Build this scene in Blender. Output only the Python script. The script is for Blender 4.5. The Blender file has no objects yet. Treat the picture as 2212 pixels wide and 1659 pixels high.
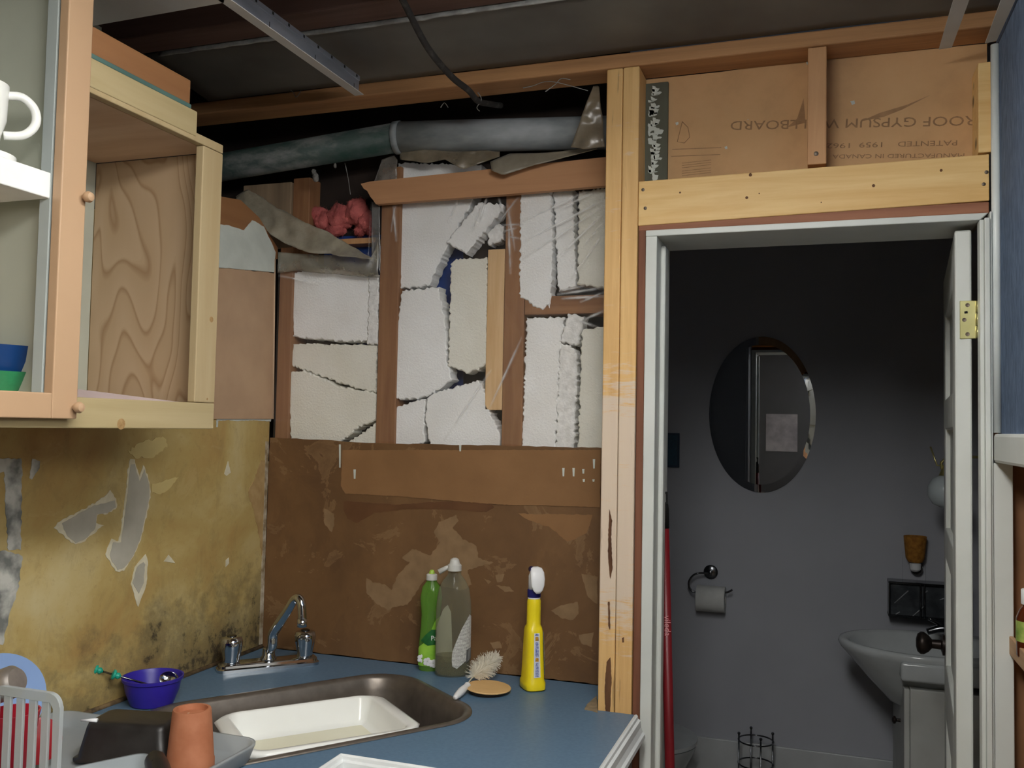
import bpy, bmesh, math, random
from mathutils import Vector, Matrix, noise as mnoise
from mathutils.geometry import tessellate_polygon
random.seed(7)
C = bpy.context.scene.collection
# ------------------------------------------------------------------ camera
YAW, PITCH, ROLL, FPX = math.radians(18.98), math.radians(2.67), math.radians(1.11), 1965.0
CAM = Vector((1.50106, -2.23898, 1.54595))
cy, sy, cp, sp = math.cos(YAW), math.sin(YAW), math.cos(PITCH), math.sin(PITCH)
FWD = Vector((-sy*cp, cy*cp, sp)); RT0 = Vector((cy, sy, 0)); UP0 = RT0.cross(FWD)
RT = RT0*math.cos(ROLL) + UP0*math.sin(ROLL); UPV = UP0*math.cos(ROLL) - RT0*math.sin(ROLL)
cam_d = bpy.data.cameras.new('camera'); cam = bpy.data.objects.new('camera', cam_d); C.objects.link(cam)
cam_d.sensor_width = 36; cam_d.lens = FPX/2212*36; cam_d.clip_start = .05
m = Matrix((RT, UPV, -FWD)).transposed().to_4x4(); m.translation = CAM
cam.matrix_world = m
bpy.context.scene.camera = cam
# ------------------------------------------------------------------ light and exposure
sc = bpy.context.scene
sc.view_settings.view_transform = 'Standard'; sc.view_settings.look = 'None'
sc.view_settings.gamma = 1; sc.view_settings.use_curve_mapping = False
sc.view_settings.exposure = 0.47
w = bpy.data.worlds.new('world'); sc.world = w; w.use_nodes = True
w.node_tree.nodes['Background'].inputs[0].default_value = (.55, .6, .7, 1)
w.node_tree.nodes['Background'].inputs[1].default_value = .02
LIGHTS = [  # ceiling lamps: label, centre x, y, size x, size y, bottom z, emission
    ('long wrap-round fluorescent lamp under the kitchen ceiling near the sink', 1.30, -1.54, .26, 1.22, 2.262, 18.0),
    ('second fluorescent lamp farther back under the kitchen ceiling', 1.75, -3.1, .26, 1.2, 2.27, 8.0),
    ('added fluorescent fill lamp, unseen, in the open room to the right', 2.75, -2.7, .26, 1.2, 2.05, 11.0)]  # unseen lamp added to soften the cabinet shadow on the left wall
CEIL = 2.35
LAMP = (1, .985, .95)

# ------------------------------------------------------------------ helpers
def at(px, py, X=None, Y=None, Z=None):
    d = FWD + RT*((px-1106)/FPX) - UPV*((py-829.5)/FPX)
    if X is not None: s = (X-CAM.x)/d.x
    elif Y is not None: s = (Y-CAM.y)/d.y
    else: s = (Z-CAM.z)/d.z
    return CAM + d*s
def atp(px, py, p0, n):
    d = FWD + RT*((px-1106)/FPX) - UPV*((py-829.5)/FPX)
    n = Vector(n); return CAM + d*((Vector(p0)-CAM).dot(n)/d.dot(n))
def lin(c):
    return tuple(((v/255)/12.92 if v/255 <= .04045 else ((v/255+.055)/1.055)**2.4) for v in c) + (1,)
MATS = {}
def base(name):
    if name in MATS: return None, None, None
    m = bpy.data.materials.new(name); m.use_nodes = True; MATS[name] = m
    nt = m.node_tree; return m, nt, nt.nodes['Principled BSDF']
def nd(nt, t, **kw):
    n = nt.nodes.new(t)
    for k, v in kw.items():
        if k in n.inputs: n.inputs[k].default_value = v
        else: setattr(n, k, v)
    return n
def ramp(nt, fac, stops):
    r = nd(nt, 'ShaderNodeValToRGB'); nt.links.new(fac, r.inputs[0])
    e = r.color_ramp.elements
    while len(e) < len(stops): e.new(.5)
    for i, (p, c) in enumerate(stops): e[i].position = p; e[i].color = c if len(c) == 4 else lin(c)
    return r.outputs[0]
def coords(nt, scale):
    tc = nd(nt, 'ShaderNodeTexCoord'); mp = nd(nt, 'ShaderNodeMapping'); mp.inputs['Scale'].default_value = scale
    nt.links.new(tc.outputs['Object'], mp.inputs[0]); return mp.outputs[0]
def noise(nt, vec, scale, detail=4, rough=.55, dist=0):
    n = nd(nt, 'ShaderNodeTexNoise', Scale=scale, Detail=detail, Roughness=rough, Distortion=dist)
    nt.links.new(vec, n.inputs['Vector']); return n.outputs[0]
def mixc(nt, fac, a, b):
    mx = nd(nt, 'ShaderNodeMix', data_type='RGBA')
    for i, s in ((0, fac), (6, a), (7, b)):
        if hasattr(s, 'links'): nt.links.new(s, mx.inputs[i])
        else: mx.inputs[i].default_value = s if i == 0 else (s if len(s) == 4 else lin(s))
    return mx.outputs[2]
def bump(nt, bs, h, strength, dist=.01):
    b = nd(nt, 'ShaderNodeBump', Strength=strength, Distance=dist); nt.links.new(h, b.inputs['Height'])
    nt.links.new(b.outputs[0], bs.inputs['Normal'])
def M(name, c, c2=None, rough=.6, metal=0, scale=6, bmp=0, bscale=80, stretch=(1, 1, 1), lo=.35, hi=.65, trans=0, ior=1.45, alpha=1, spec=.5, sss=0):
    m, nt, bs = base(name)
    if m is None: return MATS[name]
    bs.inputs['Roughness'].default_value = rough; bs.inputs['Metallic'].default_value = metal
    bs.inputs['Transmission Weight'].default_value = trans; bs.inputs['IOR'].default_value = ior
    bs.inputs['Alpha'].default_value = alpha; bs.inputs['Specular IOR Level'].default_value = spec
    if sss: bs.inputs['Subsurface Weight'].default_value = sss; bs.inputs['Subsurface Radius'].default_value = (.02, .02, .02)
    v = coords(nt, stretch)
    c2 = c2 or tuple(max(0, x*.93) for x in c)
    nt.links.new(ramp(nt, noise(nt, v, scale), [(lo, c), (hi, c2)]), bs.inputs['Base Color'])
    if bmp: bump(nt, bs, noise(nt, v, bscale, 3), bmp, .004)
    return m
def wood(name, c, c2, axis='Z', fine=60, rough=.6, knots=None, wear=None):
    m, nt, bs = base(name)
    if m is None: return MATS[name]
    bs.inputs['Roughness'].default_value = rough
    s = {'X': (.06, 1, 1), 'Y': (1, .06, 1), 'Z': (1, 1, .06)}[axis]
    v = coords(nt, s)
    g = noise(nt, v, fine, 5, .6, .4); big = noise(nt, coords(nt, tuple(x*1.0 for x in s)), 9, 3)
    col = ramp(nt, g, [(.3, c), (.72, c2)])
    lighter = tuple(min(255, x*1.06) for x in c)
    col = mixc(nt, ramp(nt, big, [(.35, (0, 0, 0)), (.7, (120, 120, 120))]), col, lighter)
    if knots:
        vo = nd(nt, 'ShaderNodeTexVoronoi', Scale=knots); nt.links.new(coords(nt, {'X': (.35, 1, 1), 'Y': (1, .35, 1), 'Z': (1, 1, .35)}[axis]), vo.inputs['Vector'])
        k = ramp(nt, vo.outputs['Distance'], [(.05, (255, 255, 255)), (.11, (0, 0, 0))])
        col = mixc(nt, k, col, tuple(x*.5 for x in c2))
    if wear:   # painted-over band low on the stud, scuffed along the cross saw marks
        tc = nd(nt, 'ShaderNodeTexCoord'); sx = nd(nt, 'ShaderNodeSeparateXYZ'); nt.links.new(tc.outputs['Object'], sx.inputs[0])
        mr = nd(nt, 'ShaderNodeMapRange'); nt.links.new(sx.outputs[2], mr.inputs[0])
        for i, x in zip((1, 2, 3, 4), (1.74, 1.55, 0, .42)): mr.inputs[i].default_value = x
        mr2 = nd(nt, 'ShaderNodeMapRange'); nt.links.new(sx.outputs[2], mr2.inputs[0])
        for i, x in zip((1, 2, 3, 4), (1.02, 1.2, 0, 1)): mr2.inputs[i].default_value = x
        n1 = noise(nt, coords(nt, (6, 6, 40)), 3, 5, .7)
        a = nd(nt, 'ShaderNodeMath', operation='MULTIPLY'); nt.links.new(mr.outputs[0], a.inputs[0]); nt.links.new(mr2.outputs[0], a.inputs[1])
        b = nd(nt, 'ShaderNodeMath', operation='ADD'); nt.links.new(a.outputs[0], b.inputs[0]); nt.links.new(n1, b.inputs[1])
        k = ramp(nt, b.outputs[0], [(.62, (0, 0, 0)), (.82, (235, 235, 235))])
        col = mixc(nt, k, col, wear)
        st = noise(nt, coords(nt, (14, 14, 1.2)), 3, 4, .6)
        col = mixc(nt, ramp(nt, st, [(.64, (0, 0, 0)), (.70, (170, 170, 170))]), col, (70, 42, 22))
    nt.links.new(col, bs.inputs['Base Color']); bump(nt, bs, g, .25, .003)
    return m
def emis(name, c, s):
    m, nt, bs = base(name)
    if m is None: return MATS[name]
    bs.inputs['Base Color'].default_value = lin(c); bs.inputs['Emission Color'].default_value = lin(c); bs.inputs['Emission Strength'].default_value = s
    return m
def film(name, op=.1, tint=(235, 238, 240), rough=.08, cloud=0, bmp=.0):
    m, nt, bs = base(name)
    if m is None: return MATS[name]
    bs.inputs['Base Color'].default_value = lin(tint); bs.inputs['Roughness'].default_value = rough
    bs.inputs['Specular IOR Level'].default_value = 1.0
    tr = nd(nt, 'ShaderNodeBsdfTransparent'); gl = nd(nt, 'ShaderNodeBsdfGlossy', Roughness=rough)
    mx = nd(nt, 'ShaderNodeMixShader'); mx.inputs[0].default_value = op
    nt.links.new(tr.outputs[0], mx.inputs[1]); nt.links.new(bs.outputs[0], mx.inputs[2])
    if cloud:
        n = noise(nt, coords(nt, (1, 1, 1)), 9, 6, .65)
        nt.links.new(ramp(nt, n, [(.35, (int(op*255),)*3), (.7, (int(min(1, op+cloud)*255),)*3)]), mx.inputs[0])
    lw = nd(nt, 'ShaderNodeLayerWeight', Blend=.5); pw_ = nd(nt, 'ShaderNodeMath', operation='POWER'); pw_.inputs[1].default_value = 4; nt.links.new(lw.outputs['Facing'], pw_.inputs[0])
    mr_ = nd(nt, 'ShaderNodeMapRange'); nt.links.new(pw_.outputs[0], mr_.inputs[0]); mr_.inputs[3].default_value = .07; mr_.inputs[4].default_value = .6
    mx2 = nd(nt, 'ShaderNodeMixShader'); nt.links.new(mr_.outputs[0], mx2.inputs[0])
    nt.links.new(mx.outputs[0], mx2.inputs[1]); nt.links.new(gl.outputs[0], mx2.inputs[2])
    out = nt.nodes['Material Output']; nt.links.new(mx2.outputs[0], out.inputs[0])
    return m
# ---- objects
def tag(o, label=None, cat=None, group=None, kind=None):
    if label: o['label'] = label
    if cat: o['category'] = cat
    if group: o['group'] = group
    if kind: o['kind'] = kind
    return o
def empty(name, loc, label, cat, group=None):
    o = bpy.data.objects.new(name, None); C.objects.link(o); o.location = loc; o.empty_display_size = .02
    return tag(o, label, cat, group)
def link(name, bm, mat, parent=None, smooth=False, recalc=True):
    if recalc: bmesh.ops.recalc_face_normals(bm, faces=bm.faces)
    me = bpy.data.meshes.new(name); bm.to_mesh(me); bm.free()
    for p in me.polygons: p.use_smooth = smooth
    o = bpy.data.objects.new(name, me); C.objects.link(o)
    if mat: me.materials.append(mat)
    if parent:
        o.parent = parent
        if parent.type == 'EMPTY': o.matrix_parent_inverse = Matrix.Translation(-parent.location)
    return o
def add_box(bm, x0, x1, y0, y1, z0, z1):
    vs = [bm.verts.new((x, y, z)) for x in (x0, x1) for y in (y0, y1) for z in (z0, z1)]
    for f in ((0, 1, 3, 2), (4, 6, 7, 5), (0, 4, 5, 1), (2, 3, 7, 6), (0, 2, 6, 4), (1, 5, 7, 3)):
        bm.faces.new([vs[i] for i in f])
    return vs
def bev(bm, w, seg=2):
    if w: bmesh.ops.bevel(bm, geom=list(bm.edges), offset=w, segments=seg, profile=.5, affect='EDGES', clamp_overlap=True)
def box(name, x0, x1, y0, y1, z0, z1, mat, parent=None, b=.002, smooth=False):
    bm = bmesh.new(); add_box(bm, min(x0, x1), max(x0, x1), min(y0, y1), max(y0, y1), min(z0, z1), max(z0, z1)); bev(bm, b)
    return link(name, bm, mat, parent, smooth)
def hexa(name, bot, top, mat, parent=None, b=.002):
    """six-sided solid from four lower and four upper corners"""
    bm = bmesh.new(); a = [bm.verts.new(p) for p in bot]; c = [bm.verts.new(p) for p in top]; n = len(a)
    bm.faces.new(a); bm.faces.new(c)
    for i in range(n): bm.faces.new((a[i], a[(i+1) % n], c[(i+1) % n], c[i]))
    bmesh.ops.recalc_face_normals(bm, faces=bm.faces); bev(bm, b); return link(name, bm, mat, parent)
def resample(poly, step, jag):
    out = []
    n = len(poly)
    for i in range(n):
        a, b = poly[i], poly[(i+1) % n]; L = math.dist(a, b); k = max(1, int(L/step))
        nx, ny = -(b[1]-a[1])/max(L, 1e-6), (b[0]-a[0])/max(L, 1e-6)
        for j in range(k):
            t = j/k; r = random.uniform(-jag, jag)
            out.append((a[0]+(b[0]-a[0])*t + nx*r, a[1]+(b[1]-a[1])*t + ny*r))
    return out
def inset(poly, d):
    n = len(poly); ar = sum(poly[i][0]*poly[(i+1) % n][1]-poly[(i+1) % n][0]*poly[i][1] for i in range(n))
    s = 1 if ar > 0 else -1; out = []
    for i in range(n):
        p, q, r = poly[i-1], poly[i], poly[(i+1) % n]
        tx, ty = r[0]-p[0], r[1]-p[1]; L = math.hypot(tx, ty) or 1
        out.append((q[0]-s*ty/L*d, q[1]+s*tx/L*d))
    return out
def slab(name, poly, axis, front, depth, mat, parent=None, jag=0, step=.012, bevel=0, smooth=False):
    """solid cut from a polygon lying in a wall plane. axis 'Y': poly=(x,z), front at y; 'X': (y,z); 'Z': (x,y)"""
    if jag: poly = resample(poly, step, jag)
    f = {'Y': lambda a, b, d: (a, d, b), 'X': lambda a, b, d: (d, a, b), 'Z': lambda a, b, d: (a, b, d)}[axis]
    bm = bmesh.new(); rings = []
    sg = 1 if depth > 0 else -1
    if bevel: rings.append([bm.verts.new(f(a, b, front)) for a, b in inset(poly, bevel)]); rings.append([bm.verts.new(f(a, b, front+sg*bevel)) for a, b in poly])
    else: rings.append([bm.verts.new(f(a, b, front)) for a, b in poly])
    rings.append([bm.verts.new(f(a, b, front+depth)) for a, b in poly])
    n = len(poly)
    for r0, r1 in zip(rings, rings[1:]):
        for i in range(n): bm.faces.new((r0[i], r0[(i+1) % n], r1[(i+1) % n], r1[i]))
    for rg in (rings[0], rings[-1]):
        for tri in tessellate_polygon([[v.co for v in rg]]):
            try: bm.faces.new([rg[k] for k in tri])
            except ValueError: pass
    return link(name, bm, mat, parent, smooth)
def pxY(pts, Y): return [(p.x, p.z) for p in (at(x, y, Y=Y) for x, y in pts)]
def pxX(pts, X): return [(p.y, p.z) for p in (at(x, y, X=X) for x, y in pts)]
def add_tube(bm, pts, r, seg=12, cap=True):
    pts = [Vector(p) for p in pts]; rs = r if isinstance(r, (list, tuple)) else [r]*len(pts)
    rings = []; up = Vector((0, 0, 1))
    d0 = (pts[1]-pts[0]).normalized(); nrm = d0.orthogonal().normalized()
    for i, p in enumerate(pts):
        d = (pts[min(i+1, len(pts)-1)]-pts[max(i-1, 0)]).normalized()
        nrm = (nrm - d*nrm.dot(d)).normalized(); bn = d.cross(nrm)
        rings.append([bm.verts.new(p + (nrm*math.cos(a)+bn*math.sin(a))*rs[i]) for a in (2*math.pi*k/seg for k in range(seg))])
    for a, b in zip(rings, rings[1:]):
        for k in range(seg): bm.faces.new((a[k], a[(k+1) % seg], b[(k+1) % seg], b[k]))
    if cap: bm.faces.new(rings[0]); bm.faces.new(rings[-1])
def smoothpath(pts, n=8):
    P = [Vector(p) for p in pts]; out = []
    for i in range(len(P)-1):
        a, b, c, d = P[max(i-1, 0)], P[i], P[i+1], P[min(i+2, len(P)-1)]
        for k in range(n):
            t = k/n; out.append(.5*((2*b)+(c-a)*t+(2*a-5*b+4*c-d)*t*t+(-a+3*b-3*c+d)*t**3))
    return out+[P[-1]]
def tube(name, pts, r, mat, parent=None, seg=12, n=0):
    bm = bmesh.new()
    if n:
        if isinstance(r, (list, tuple)):
            rr = []
            for i in range(len(pts)-1): rr += [r[i]+(r[i+1]-r[i])*k/n for k in range(n)]
            r = rr+[r[-1]]
        pts = smoothpath(pts, n)
    add_tube(bm, pts, r, seg); return link(name, bm, mat, parent, True)
def add_lathe(bm, prof, c, seg=32, axis=None, sx=1, sy=1, rot=0, cap=(True, True)):
    """profile of (radius, height) turned about z at c; optional axis direction, elliptic scale"""
    q = Vector((0, 0, 1)).rotation_difference(Vector(axis).normalized()) if axis else None
    rings = []; c = Vector(c)
    for r, h in prof:
        ring = []
        for k in range(seg):
            a = 2*math.pi*k/seg; v = Vector((r*math.cos(a)*sx, r*math.sin(a)*sy, h))
            v = Matrix.Rotation(rot, 3, 'Z') @ v
            if q: v = q @ v
            ring.append(bm.verts.new(c+v))
        rings.append(ring)
    for a, b in zip(rings, rings[1:]):
        for k in range(seg): bm.faces.new((a[k], a[(k+1) % seg], b[(k+1) % seg], b[k]))
    if cap[0]: bm.faces.new(rings[0])
    if cap[1]: bm.faces.new(rings[-1])
def lathe(name, prof, c, mat, parent=None, seg=32, **kw):
    bm = bmesh.new(); add_lathe(bm, prof, c, seg, **kw); o = link(name, bm, mat, parent, True)
    crease(o); return o
def crease(o, ang=40):
    o.data.set_sharp_from_angle(angle=math.radians(ang))
def sheet(name, fn, nu, nv, mat, parent=None, thick=0):
    bm = bmesh.new(); g = [[bm.verts.new(fn(i/nu, j/nv)) for j in range(nv+1)] for i in range(nu+1)]
    for i in range(nu):
        for j in range(nv): bm.faces.new((g[i][j], g[i+1][j], g[i+1][j+1], g[i][j+1]))
    o = link(name, bm, mat, parent, True)
    if thick:
        md = o.modifiers.new('thickness', 'SOLIDIFY'); md.thickness = thick; md.offset = 0
    return o
def polyline(pts, t):
    L = [0]
    for a, b in zip(pts, pts[1:]): L.append(L[-1]+math.dist(a, b))
    s = t*L[-1]
    for i in range(len(pts)-1):
        if s <= L[i+1] or i == len(pts)-2:
            k = (s-L[i])/max(1e-9, L[i+1]-L[i]); return [pts[i][q]+(pts[i+1][q]-pts[i][q])*k for q in range(len(pts[0]))]
def text_mesh(name, s, size, mat, parent, origin, xdir, ydir, depth=.0004, align='LEFT'):
    cu = bpy.data.curves.new(name, 'FONT'); cu.body = s; cu.size = size; cu.extrude = depth; cu.align_x = align; cu.resolution_u = 3
    t = bpy.data.objects.new(name, cu); C.objects.link(t)
    dg = bpy.context.evaluated_depsgraph_get(); me = bpy.data.meshes.new_from_object(t.evaluated_get(dg))
    bpy.data.objects.remove(t)
    xd = Vector(xdir).normalized(); yd = Vector(ydir).normalized(); zd = xd.cross(yd)
    mm = Matrix((xd, yd, zd)).transposed().to_4x4(); mm.translation = Vector(origin); me.transform(mm)
    bm = bmesh.new(); bm.from_mesh(me); bpy.data.meshes.remove(me)
    return link(name, bm, mat, parent, recalc=False)
def n3(p, s): return mnoise.noise(Vector(p)*s)

# ------------------------------------------------------------------ materials
STUD = wood('pine_fresh', (226, 186, 124), (202, 156, 96), 'Z', 55, .6, None, (214, 200, 184))
HEAD = wood('pine_header', (238, 204, 142), (220, 176, 108), 'X', 50, .6, 7)
CRIP = wood('pine_cripple', (205, 158, 112), (180, 130, 84), 'Z', 50, .65)
PLATE = wood('plate_wood', (192, 144, 98), (150, 108, 70), 'X', 40, .75)
OLDZ = wood('old_stud', (156, 112, 76), (124, 84, 54), 'Z', 45, .7)
OLDX = wood('old_blocking', (156, 112, 76), (124, 84, 54), 'X', 45, .7)
LEDGER = wood('ledger_wood', (192, 144, 104), (172, 124, 86), 'X', 30, .7)
JAMBB = wood('jamb_raw', (132, 84, 60), (98, 58, 40), 'Z', 40, .7)
JAMBBX = wood('jamb_raw_head', (160, 108, 80), (128, 80, 58), 'X', 40, .7)
JOIST = wood('joist', (104, 78, 68), (78, 56, 48), 'X', 30, .8)
POP = wood('poplar', (178, 162, 124), (164, 147, 106), 'Y', 30, .55, 5)
POPZ = wood('poplar_upright', (180, 162, 126), (168, 147, 108), 'Z', 30, .55)
FOAM = M('styrofoam', (247, 248, 248), (240, 240, 238), .75, scale=9, bmp=.5, bscale=190)
FOAMW = M('styrofoam_yellowed', (240, 239, 230), (232, 230, 218), .75, scale=7, bmp=.5, bscale=190)
FOAMR = M('styrofoam_broken', (246, 246, 245), (225, 225, 223), .8, scale=60, bmp=.9, bscale=110)
WHITE = M('white_paint', (214, 218, 214), (204, 208, 203), .45, scale=5, bmp=.04, bscale=60)
WHITEW = M('white_paint_wall', (172, 175, 183), (164, 167, 175), .6, scale=2)
BLUEW = M('blue_denim_wall', (98, 118, 146), (76, 94, 120), .85, scale=40, stretch=(1, 2.5, .8), bmp=.3, bscale=160)
SHEET = M('galvanised_sheet', (120, 119, 114), (96, 94, 90), .6, .3, scale=3, bmp=.05)
SHEETE = M('dusty_flange', (178, 180, 178), (140, 140, 138), .8, scale=30, bmp=.4)
TARP = M('blue_tarp', (38, 74, 150), (24, 48, 104), .4, scale=12, bmp=.3, bscale=20)
DARK = M('sheathing', (58, 46, 40), (34, 28, 26), .9, scale=6)
VOID = M('dark_concrete', (60, 52, 48), (40, 36, 34), .95, scale=5)
PIPEG = M('dusty_pipe', (178, 184, 188), (128, 136, 138), .75, scale=14, stretch=(.4, 1, 1), bmp=.2, bscale=60)
DUST = M('grey_dust', (132, 130, 126), (100, 98, 94), .95, scale=30, bmp=.6)
PINK = M('pink_fibreglass', (206, 112, 108), (164, 82, 80), .95, scale=26, bmp=1.0, bscale=160)
BLUEC = M('blue_laminate', (92, 120, 144), (84, 111, 136), .42, scale=120, bmp=.02, bscale=300)
BRONZE = M('bronze_sink', (118, 110, 102), (104, 97, 89), .36, .6, scale=30)
CHROME = M('chrome', (205, 208, 212), (190, 194, 198), .09, 1)
DCHROME = M('dark_chrome', (120, 122, 126), (104, 106, 110), .2, 1)
TAN = M('tan_paint', (186, 154, 122), (180, 148, 116), .5, scale=4, bmp=.05, bscale=40)
CABIN = M('cabinet_inner_paint', (178, 181, 166), (168, 171, 158), .6, scale=3)
SHELFW = M('white_shelf', (244, 246, 244), None, .5)
CERAM = M('white_ceramic', (236, 238, 234), (230, 231, 226), .16, scale=4)
CERAMY = M('cream_ceramic', (226, 224, 200), (220, 217, 190), .2, scale=5)
PORC = M('porcelain', (196, 202, 204), None, .15)
PLASTW = M('white_plastic', (236, 238, 240), None, .3)
BLACKP = M('black_plastic', (26, 26, 27), (20, 20, 20), .4)
NONSTICK = M('nonstick_black', (42, 40, 39), (34, 32, 31), .38, scale=40, bmp=.05)
TERRA = M('terracotta', (176, 114, 82), (160, 98, 66), .75, scale=20, bmp=.05)
BRASS = M('brass', (214, 208, 150), (196, 186, 120), .3, .8, scale=12)
SCREW = M('steel_screw', (120, 108, 96), (80, 72, 66), .5, .7)
GALV = M('galvanised_tee', (190, 198, 212), (160, 168, 182), .3, .7, scale=20, stretch=(1, .2, 1))
GRIDW = M('grid_white', (206, 205, 202), (194, 192, 188), .55)
HOLE = M('punched_hole', (22, 22, 24), None, .9)
BROWNP = M('brown_partition', (150, 108, 74), (128, 90, 60), .7, scale=5, bmp=.05)

def gyps():
    m, nt, bs = base('gypsum_paper'); bs.inputs['Roughness'].default_value = .8
    v = coords(nt, (1, 1, 1)); n = noise(nt, v, 5, 6, .6); n2 = noise(nt, v, 70, 4, .7)
    col = ramp(nt, n, [(.3, (190, 152, 108)), (.5, (210, 168, 120)), (.75, (218, 178, 130))])
    col = mixc(nt, ramp(nt, n2, [(.6, (0, 0, 0)), (.75, (70, 70, 70))]), col, (110, 84, 58))
    nt.links.new(col, bs.inputs['Base Color']); return m
GYPS = gyps()
def ply():
    m, nt, bs = base('plywood_cathedral'); bs.inputs['Roughness'].default_value = .62
    tc = nd(nt, 'ShaderNodeTexCoord'); mp = nd(nt, 'ShaderNodeMapping'); mp.inputs['Scale'].default_value = (5.2, 3, 1.5); mp.inputs['Location'].default_value = (.3, 0, .2)
    nt.links.new(tc.outputs['Object'], mp.inputs[0])
    n = noise(nt, mp.outputs[0], 1.25, 2, .35, .3)
    mu = nd(nt, 'ShaderNodeMath', operation='MULTIPLY'); mu.inputs[1].default_value = 15; nt.links.new(n, mu.inputs[0])
    fr = nd(nt, 'ShaderNodeMath', operation='FRACT'); nt.links.new(mu.outputs[0], fr.inputs[0])
    col = ramp(nt, fr.outputs[0], [(0, (184, 159, 129)), (.74, (178, 152, 120)), (.89, (156, 126, 94)), (.97, (181, 156, 125))])
    fg = noise(nt, coords(nt, (1, 1, .05)), 90, 4)
    col = mixc(nt, ramp(nt, fg, [(.4, (0, 0, 0)), (.8, (60, 60, 60))]), col, (160, 124, 88))
    nt.links.new(col, bs.inputs['Base Color']); return m
PLY = ply()
PLYT = M('plywood_pale', (212, 184, 158), (196, 164, 136), .65, scale=9, stretch=(.3, 2, 1))
def hardb():
    m, nt, bs = base('hardboard_stained'); bs.inputs['Roughness'].default_value = .62
    v = coords(nt, (1, 1, 1)); n = noise(nt, v, 3.2, 7, .6, .4); n2 = noise(nt, v, 130, 3, .7)
    col = ramp(nt, n, [(.28, (88, 61, 35)), (.5, (110, 79, 47)), (.7, (126, 93, 58))])
    res = noise(nt, coords(nt, (1, 1, 1.15)), 7.5, 8, .68, .8)
    col = mixc(nt, ramp(nt, res, [(.575, (0, 0, 0)), (.585, (200, 200, 200)), (.66, (150, 150, 150))]), col, (138, 108, 74))
    col = mixc(nt, ramp(nt, noise(nt, coords(nt, (1, 1, .7)), 4.3, 6, .6, 1.2), [(.56, (0, 0, 0)), (.60, (120, 120, 120))]), col, (76, 50, 30))
    col = mixc(nt, ramp(nt, n2, [(.55, (0, 0, 0)), (.75, (60, 60, 60))]), col, (74, 50, 32))
    nt.links.new(col, bs.inputs['Base Color']); bump(nt, bs, n2, .1, .002); return m
HARD = hardb()
HARDL = M('hardboard_clean', (144, 106, 68), (132, 96, 60), .7, scale=6, bmp=.05, bscale=150)
HARDP = M('hardboard_paper', (142, 114, 82), (128, 102, 72), .8, scale=20)
HARDK = M('hardboard_glue', (104, 70, 43), (92, 60, 36), .55, scale=12)
def yellow():
    m, nt, bs = base('yellowed_plaster'); bs.inputs['Roughness'].default_value = .65
    v = coords(nt, (1, 1, 1)); n = noise(nt, v, 3.4, 6, .6, .5)
    col = ramp(nt, n, [(.26, (150, 112, 64)), (.40, (168, 138, 82)), (.52, (176, 153, 95)), (.60, (184, 164, 110)), (.75, (192, 178, 134))])
    fine = noise(nt, v, 60, 4, .7)
    col = mixc(nt, ramp(nt, fine, [(.58, (0, 0, 0)), (.70, (130, 130, 130))]), col, (122, 90, 50))
    smd = noise(nt, coords(nt, (1, 1.3, .8)), 12, 8, .72, .6)
    col = mixc(nt, ramp(nt, smd, [(.52, (0, 0, 0)), (.62, (120, 120, 120))]), col, (112, 92, 60))
    crm = noise(nt, coords(nt, (1, .8, 1.2)), 6, 7, .7, .8)
    col = mixc(nt, ramp(nt, crm, [(.57, (0, 0, 0)), (.60, (90, 90, 90))]), col, (206, 190, 146))
    # mould grown upward from the worktop, in patches
    tc = nd(nt, 'ShaderNodeTexCoord'); sx = nd(nt, 'ShaderNodeSeparateXYZ'); nt.links.new(tc.outputs['Object'], sx.inputs[0])
    mr = nd(nt, 'ShaderNodeMapRange'); nt.links.new(sx.outputs[2], mr.inputs[0])
    for i, x in zip((1, 2, 3, 4), (1.30, .93, -.20, .24)): mr.inputs[i].default_value = x
    m2 = nd(nt, 'ShaderNodeMapRange'); nt.links.new(sx.outputs[1], m2.inputs[0])
    for i, x in zip((1, 2, 3, 4), (-.62, -.12, -.1, .05)): m2.inputs[i].default_value = x
    md = noise(nt, v, 8, 8, .72)
    ad = nd(nt, 'ShaderNodeMath', operation='ADD'); nt.links.new(mr.outputs[0], ad.inputs[0]); nt.links.new(m2.outputs[0], ad.inputs[1])
    a2 = nd(nt, 'ShaderNodeMath', operation='ADD'); nt.links.new(ad.outputs[0], a2.inputs[0]); nt.links.new(md, a2.inputs[1])
    col = mixc(nt, ramp(nt, a2.outputs[0], [(.5, (0, 0, 0)), (.62, (175, 175, 175)), (.85, (230, 230, 230))]), col, (80, 72, 54))
    sp_n = noise(nt, v, 26, 5, .75)
    m3 = nd(nt, 'ShaderNodeMath', operation='MULTIPLY'); nt.links.new(a2.outputs[0], m3.inputs[0]); nt.links.new(sp_n, m3.inputs[1])
    col = mixc(nt, ramp(nt, m3.outputs[0], [(.36, (0, 0, 0)), (.44, (230, 230, 230))]), col, (46, 40, 30))
    nt.links.new(col, bs.inputs['Base Color']); bump(nt, bs, fine, .12, .003); return m
YELL = yellow()
GREYP = M('plaster_grey', (176, 172, 158), (164, 160, 146), .8, scale=14)
PEELW = M('peeled_white', (214, 208, 184), (196, 188, 160), .8, scale=30)
MOTTLE = M('mottled_paper', (188, 188, 180), (110, 112, 108), .8, scale=16, lo=.4, hi=.6)
TAUPE = M('taupe_wallboard', (186, 155, 124), (176, 145, 116), .55, scale=8)
LWHITE = M('white_skim', (206, 212, 204), (190, 196, 188), .6, scale=10, bmp=.1)
ORANGE = wood('orange_ply', (150, 106, 68), (130, 88, 54), 'Y', 16, .6)
TEAL = M('teal_edge', (86, 118, 112), (70, 100, 96), .6)

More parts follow.
